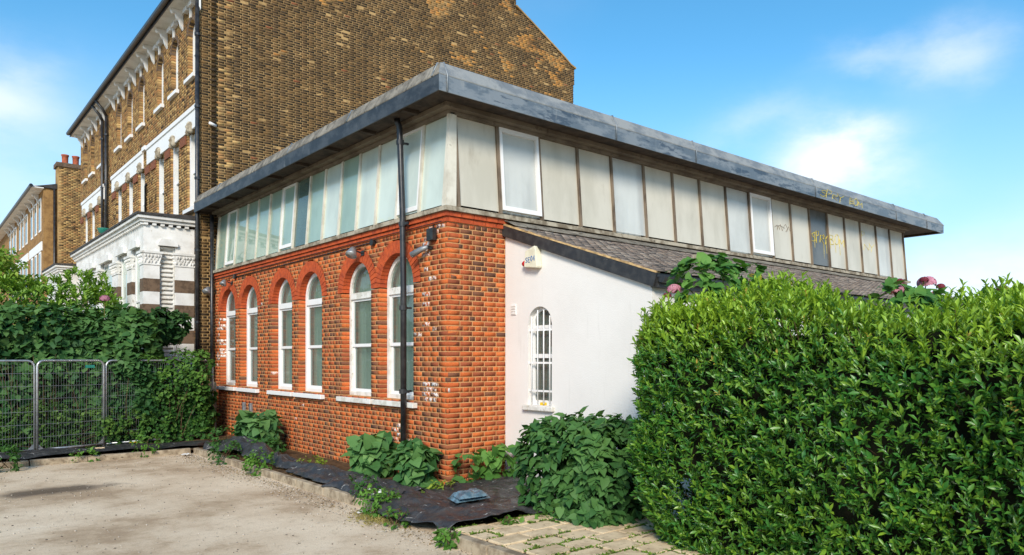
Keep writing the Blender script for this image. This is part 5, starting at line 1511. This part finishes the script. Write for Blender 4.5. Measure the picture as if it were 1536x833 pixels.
def clump(name, label, cat, c, b, r, n, kind, L, Wd, cola, colb, mat='leaf_matt', loc=None, single=0, per=4, droop=.35, lump=.12, group=None, inner=True, upb=.25, zmin=.05, stems=10, spread=(.7, 1.3), core=True, lscale=1.9):
    o = thing(name, label, cat, loc or (c[0], c[1], 0), group)
    lv = Leaves(); c = np.array(c, float); b = np.array(b, float)
    tips, nn = rbox_points(n, c, b, r, zmin, lump, lscale, c[0])
    dirs = nrm(nn * .7 + UP * upb + rand_unit(n) * .5)
    top_tone = np.clip(.3 * vnoise(tips, 2.5, 3.) + .35 * (tips[:, 2] - c[2]) / b[2] * .6, -.25, .7)  # leaf tone varies and turns paler towards the top
    tips = tips + nn * rng.uniform(-.12, .05, n)[:, None] * min(1., b.min() * 2)
    n_ = len(tips)
    for k in range(per):
        a = nrm(np.cross(dirs, UP + rng.normal(size=3) * .2)); bb = np.cross(dirs, a)
        th = k * 2.4 + rng.uniform(0, 1., n_) + np.arange(n_) * 1.3; sp = rng.uniform(*spread, n_)
        rad = a * np.cos(th)[:, None] + bb * np.sin(th)[:, None]
        D = nrm(dirs * np.cos(sp)[:, None] + rad * np.sin(sp)[:, None] - UP * droop)
        N = nrm(UP * .8 + nn * .7 + rng.normal(size=(n_, 3)) * .28)
        t_ = np.clip(top_tone + rng.normal(size=n_) * .2 + .3, 0, 1)
        lv.add(tips - dirs * .02 * k, D, N, rng.uniform(L[0], L[1], n_), rng.uniform(Wd[0], Wd[1], n_), lerp_col(cola, colb, t_))
    on = sum(len(p) for p in lv.P)
    if inner:
        for sc_, mult in ((.84, 1.2), (.66, 1.2), (.45, .8)):
            t2, n2 = rbox_points(int(n * mult), c, b * sc_, r * sc_, zmin, lump, 1.9, c[0], cull=-1.1)
            D = nrm(n2 * .5 + rand_unit(len(t2)) - UP * droop); lv.add(t2, D, nrm(UP * .5 + n2 + rand_unit(len(t2)) * .5), rng.uniform(L[0], L[1], len(t2)), rng.uniform(Wd[0], Wd[1], len(t2)), lerp_col(np.array(cola) * .8, cola, rng.random(len(t2))))
    lv.outer = np.r_[np.ones(on), np.zeros(sum(len(p) for p in lv.P) - on)]
    lv.build(o, kind, mat, n_single=single)
    if stems: stems_for(o, [tips[i] for i in rng.choice(n_, min(stems, n_), False)], (c[0], c[1], .05), 'bark', .007)
    return o
DG, MG, LG = (.020, .072, .018), (.055, .15, .03), (.13, .26, .045)
clump('hydrangea_bush', 'rounded large-leaved bush in front of the white wall', 'bush', (.22, -2.62, .58), (.66, .70, .64), .42, 560, 'heart', (.09, .15), (.62, .8), (.042, .125, .034), (.13, .27, .07), single=300, per=4, droop=.55, lump=.07, stems=14)
# big hydrangea behind the fence
BIG = [((-5.6, 9.9, 1.45), (2.1, .95, 1.45)), ]
clump('hydrangea_bush', 'tall dark hydrangea spreading above and behind the mesh fence', 'bush', (-3.55, 9.75, 1.42), (2.1, .85, 1.54), .55, 2100, 'heart', (.11, .19), (.75, .95), (.034, .11, .032), (.14, .27, .075), single=300, per=4, droop=.5, lump=.22, stems=40, lscale=1.2)
clump('hydrangea_bush', 'hydrangea branch reaching over the fence towards the white bay', 'bush', (-1.6, 9.55, 2.66), (.7, .36, .28), .25, 230, 'heart', (.10, .16), (.75, .95), (.02, .07, .02), (.08, .17, .05), single=60, per=4, droop=.45, lump=.14, stems=9, loc=(-1.6, 9.6, .07))
clump('hydrangea_bush', 'dark leaves pressed against the fence panel beside the climber', 'bush', (-2.3, 8.75, 1.35), (.5, .16, .62), .15, 150, 'heart', (.10, .17), (.75, .95), (.03, .10, .03), (.12, .24, .07), single=60, per=4, droop=.5, lump=.12, stems=8)
clump('hydrangea_bush', 'hydrangea at the very edge of view behind the wide fence panel', 'bush', (-6.6, 9.6, 1.35), (1.2, .9, 1.45), .5, 900, 'heart', (.10, .17), (.75, .95), (.020, .07, .018), (.10, .20, .05), single=60, per=4, droop=.5, lump=.2, stems=14)
clump('evergreen_shrub', 'bright green leafy shrub rising behind the hydrangea', 'shrub', (-4.1, 12.4, 2.25), (2.3, .95, 1.62), .7, 1700, 'elliptic', (.11, .18), (.28, .42), (.08, .20, .025), (.32, .50, .06), 'leaf_gloss', single=80, per=8, droop=-.15, lump=.25, upb=.8, stems=20, spread=(.4, 1.1))
# ivy and climbers on the right hand fence panel
clump('climber', 'light green climber hanging on the fence near the hall', 'climber', (-1.35, 8.80, 1.0), (.72, .24, 1.08), .2, 620, 'heart', (.05, .10), (.7, .95), (.035, .11, .02), (.16, .30, .05), single=60, per=4, droop=.5, lump=.16, stems=14)
clump('climber', 'tangle of small leaves low behind the mesh gate', 'climber', (-3.5, 8.75, .45), (1.6, .22, .5), .2, 620, 'heart', (.04, .08), (.7, .95), (.04, .11, .02), (.16, .27, .05), single=60, per=4, droop=.4, lump=.16, stems=14)
clump('climber', 'tangle of small leaves low behind the wide fence panel', 'climber', (-5.9, 8.5, .4), (1.1, .2, .45), .2, 380, 'heart', (.04, .08), (.7, .95), (.05, .12, .02), (.18, .29, .05), single=40, per=4, droop=.4, lump=.16, stems=8)
clump('hydrangea_bush', 'leafy plant by the foot of the black pipe behind the fence', 'bush', (-.75, 9.1, .75), (.34, .3, .55), .25, 130, 'heart', (.12, .19), (.75, .95), (.03, .10, .02), (.10, .22, .05), single=60, per=4, droop=.5, lump=.08, stems=6)
# dry stalks behind the fence
dw = thing('dry_stalks', 'bare brown stalks standing among the bush behind the fence', 'stalks', (-2.5, 9.0, 0))
m = MB()
for _ in range(70):
    a = Vector((random.uniform(-4.6, -.9), random.uniform(8.7, 9.1), .05)); m.tube([a, a + Vector((jit(.1), jit(.05), random.uniform(.6, 1.0))), a + Vector((jit(.25), jit(.1), random.uniform(1.2, 2.0)))], [.009, .007, .004], 5, False)
m.build('stalks', 'bark', dw)
# plants at the foot of the brick front
P_L = dict(kind='heart', mat='leaf_matt', droop=.5)
W_ = 'broad-leaved plants along the brick walls'
clump('broad_leaf_plant', 'broad-leaved plant under the far pair of windows below the grey ducts', 'plant', (-.60, 5.70, .45), (.30, .44, .35), .24, 66, L=(.16, .27), Wd=(.75, .95), cola=(.055, .15, .05), colb=(.17, .31, .10), single=120, per=3, group=W_, stems=9, lump=.05, **P_L)
clump('broad_leaf_plant', 'broad-leaved plant left of the downpipe foot', 'plant', (-.34, 1.62, .36), (.23, .36, .34), .2, 50, L=(.16, .26), Wd=(.75, .95), cola=(.06, .17, .05), colb=(.19, .34, .10), single=120, per=3, group=W_, stems=9, lump=.05, **P_L)
clump('broad_leaf_plant', 'broad-leaved plant between the downpipe foot and the corner', 'plant', (-.36, .30, .34), (.21, .30, .33), .2, 48, L=(.15, .24), Wd=(.75, .95), cola=(.06, .17, .05), colb=(.18, .33, .10), single=120, per=3, group=W_, stems=9, lump=.05, **P_L)
clump('broad_leaf_plant', 'small broad-leaved plant just round the brick corner', 'plant', (.16, -.20, .30), (.16, .12, .28), .12, 22, L=(.11, .17), Wd=(.75, .95), cola=(.05, .15, .035), colb=(.16, .32, .08), single=60, per=2, group=W_, stems=5, lump=.03, inner=False, **P_L)
clump('broad_leaf_plant', 'broad-leaved plant in the angle of brick and white wall', 'plant', (.72, -.22, .34), (.24, .16, .28), .15, 30, L=(.13, .22), Wd=(.75, .95), cola=(.06, .17, .03), colb=(.18, .36, .07), single=80, per=2, group=W_, stems=6, lump=.03, inner=False, **P_L)
wk = 'small weeds along the kerbs'
for (x_, y_, s_, hh, nn_, lab, bright) in ((-1.52, -.75, .20, .17, 80, 'bushy weed with pale flowers overhanging the kerb end', 1), (-1.35, -.02, .17, .20, 34, 'leafy weed on the kerb before the pale-flowered weed', 0),
        (-1.48, 3.35, .20, .20, 70, 'bright weed growing over the kerb at mid length', 1), (-1.50, 5.0, .24, .22, 60, 'leafy weed near the inner corner of the kerbs', 0),
        (-.35, -.38, .16, .12, 40, 'yellow green weed at the foot of the brick corner', 2), (-1.0, -.72, .13, .10, 34, 'low lime green weed poking through the black sheet', 2),
        (-.75, 2.95, .18, .12, 34, 'pale green weed at the wall foot beside the crumpled strip', 2), (-4.75, 6.55, .28, .26, 80, 'bushy weed at the kerb below the gate post', 0),
        (-2.35, 7.0, .22, .26, 40, 'leafy weed in front of the fence by the yellow wrapper', 1), (-.75, 5.0, .30, .22, 90, 'dark green ground weeds below the broad-leaved plant', 0),
        (-1.74, -2.55, .10, .07, 26, 'tiny weed in the kerb joint by the paving', 1), (-1.70, -1.45, .12, .10, 16, 'little weed creeping out from under the black sheet', 1),
        (-.9, -2.48, .12, .06, 40, 'creeping green weed on the paving edge by the black sheet', 1), (-.25, -2.62, .3, .05, 50, 'strip of creeping weed along the sheet end by the bush', 1),
        (-1.1, 6.2, .25, .3, 50, 'leafy weed against the far end of the narrow bed', 0), (-3.4, 6.95, .2, .1, 34, 'low weed on the far kerb in front of the gate', 1)):
    ca, cb = (((.03, .10, .02), (.09, .20, .04)), ((.06, .16, .02), (.16, .32, .05)), ((.14, .24, .02), (.36, .42, .06)))[bright]
    o = clump('weed', lab, 'weed', (x_, y_, hh * .55 + .06), (s_, s_ * 1.1, hh), min(s_, hh) * .6, nn_, 'oval', (.04, .085) if s_ < .25 else (.05, .10), (.45, .7), ca, cb, per=4, droop=.25, lump=.04, group=wk, inner=False, upb=.6, stems=5, zmin=.01)
    if 'pale flowers' in lab:
        m = MB()
        for _ in range(9): m.lathe([(.004, 0), (.02, .006), (.022, .016), (.004, .024)], (x_ + jit(s_), y_ + jit(s_), .2 + random.random() * .12), 6)
        m.build('flowers', 'white_scrap', o)
dg = Leaves(); n = 600
gp = np.stack([rng.normal(-1.72, .10, n), rng.normal(-1.0, .22, n), np.full(n, .01)], 1)
dg.add(gp, nrm(rng.normal(size=(n, 3)) * [1, 1, .3] + UP * .6), rand_unit(n), rng.uniform(.03, .09, n), rng.uniform(.06, .14, n), lerp_col((.34, .27, .08), (.5, .42, .16), rng.random(n)))
tag(dg.build(None, 'lance', 'leaf_matt', 'dry_grass'), 'tuft of straw coloured dry grass by the sheet edge', kind='stuff')

# hydrangeas in flower behind the hedge
def flower(parent, c, r, cola, colb, name='flower_head'):
    n = 90; N = rand_unit(n); N[:, 2] = np.abs(N[:, 2]) * 1. - .25; N = nrm(N)
    P = np.array(c) + N * r * [1, 1, .75]
    lv = Leaves()
    for k in range(4):
        a = nrm(np.cross(N, rand_unit(n))); lv.add(P, nrm(a + N * .25), N, np.full(n, r * .34), np.full(n, .95), lerp_col(cola, colb, rng.random(n)))
    return lv.build(parent, 'oval', 'petal', name)
def hydrangea(label, c, b, heads, n, single):
    o = clump('flowering_hydrangea', label, 'hydrangea', c, b, min(b) * .7, n, 'heart', (.09, .15), (.75, .95), (.05, .16, .03), (.17, .34, .07), single=single, per=4, droop=.3, lump=.12, inner=False, upb=.5, stems=0, loc=(c[0], c[1], 0))
    m = MB()
    for (fx_, fy_, fz_, r_, k) in heads: m.tube([(c[0] + jit(.1), c[1] + jit(.1), .1), (c[0] + (fx_ - c[0]) * .5, c[1] + (fy_ - c[1]) * .5, c[2]), (fx_, fy_, fz_)], [.014, .01, .006], 5, False)
    m.build('stems', 'stem', o)
    for (fx_, fy_, fz_, r_, k) in heads:
        a, b_ = [((.60, .22, .34), (.78, .42, .54)), ((.20, .03, .05), (.32, .06, .09)), ((.22, .16, .03), (.36, .28, .05))][k]
        flower(o, (fx_, fy_, fz_), r_, a, b_)
hydrangea('leafy hydrangea with one pink bloom at the near corner of the lean-to eaves', (1.25, -3.72, 2.56), (.58, .34, .42), [(.66, -3.52, 2.70, .075, 0), (.60, -3.47, 2.63, .045, 1), (.97, -3.44, 2.78, .035, 1), (1.33, -3.72, 3.03, .045, 2), (1.12, -3.6, 2.95, .04, 2), (1.55, -3.95, 2.88, .04, 2)], 130, 120)
hydrangea('hydrangea with two large pink blooms above the hedge top', (1.95, -5.5, 2.36), (.38, .34, .32), [(1.83, -5.42, 2.62, .085, 0), (2.07, -5.64, 2.70, .085, 0), (1.95, -5.42, 2.72, .045, 1), (2.16, -5.74, 2.66, .04, 1), (1.95, -5.66, 2.72, .04, 1), (2.12, -5.7, 2.58, .045, 0)], 70, 80)
hydrangea('hydrangea with one faded dark bloom at the far end of the hedge top', (2.1, -6.35, 2.28), (.24, .24, .34), [(2.09, -6.31, 2.58, .055, 1), (2.16, -6.45, 2.54, .035, 2)], 40, 60)
# one pink head on the big hydrangea
pink = thing('hydrangea_bloom', 'faded pink hydrangea bloom on top of the bush by the bay', 'flower', (-2.6, 9.3, 3.1))
flower(pink, (-2.65, 9.2, 3.22), .10, (.45, .16, .26), (.6, .3, .4))
m = MB(); m.tube([(-2.65, 9.3, 2.7), (-2.65, 9.2, 3.2)], .008, 5, False); m.build('stalk', 'stem', pink)

# street tree, its lower limb just in view
tr = thing('street_tree', 'tree with light green leaves whose limb hangs in at the picture edge', 'tree', (-7.6, 14.2, 0))
m = MB(); m.tube([(-7.6, 14.2, 0), (-7.55, 14.2, 1.6), (-7.6, 14.3, 3.2), (-7.75, 14.2, 5.2), (-7.8, 14.1, 7.2)], [.2, .16, .13, .09, .04], 10, False)
limbs = [((-7.6, 14.3, 3.0), (-6.0, 13.4, 3.7), (-4.2, 12.8, 4.1)), ((-7.6, 14.3, 3.6), (-8.6, 14.9, 4.9), (-9.2, 15.2, 6.2)), ((-7.7, 14.2, 4.4), (-7.2, 15.2, 5.6), (-7.0, 16, 6.9)), ((-7.7, 14.2, 4.8), (-8.0, 13.2, 6.0), (-8.2, 12.6, 7.0)), ((-6.4, 13.6, 3.6), (-5.5, 13.7, 4.1), (-4.9, 13.9, 4.6))]
for l in limbs: m.tube(l, [.07, .05, .02], 7, False)
m.build('trunk', 'bark', tr, True)
lv = Leaves()
for (c, r_, k) in (((-7.8, 14.2, 7.2), 1.7, 420), ((-9.0, 15.1, 6.2), 1.4, 300), ((-7.0, 15.9, 6.6), 1.4, 300), ((-8.2, 12.7, 6.9), 1.4, 300), ((-7.4, 14.5, 5.4), 1.3, 240), ((-4.25, 12.9, 4.25), .55, 80), ((-3.85, 12.6, 3.75), .42, 45), ((-4.7, 13.0, 4.0), .6, 90), ((-6.0, 13.5, 3.9), .7, 100)):
    P = np.array(c) + rand_unit(k) * (rng.random(k) ** .45)[:, None] * r_ * [1, 1, .75]
    for q in range(5):
        D = nrm(rand_unit(k) - UP * .25); lv.add(P + rand_unit(k) * .08, D, nrm(UP + rand_unit(k) * .7), rng.uniform(.09, .17, k), rng.uniform(.5, .8, k), lerp_col((.12, .24, .03), (.36, .48, .08), rng.random(k)))
lv.build(tr, 'oval', 'leaf_matt', 'crown', n_single=60)
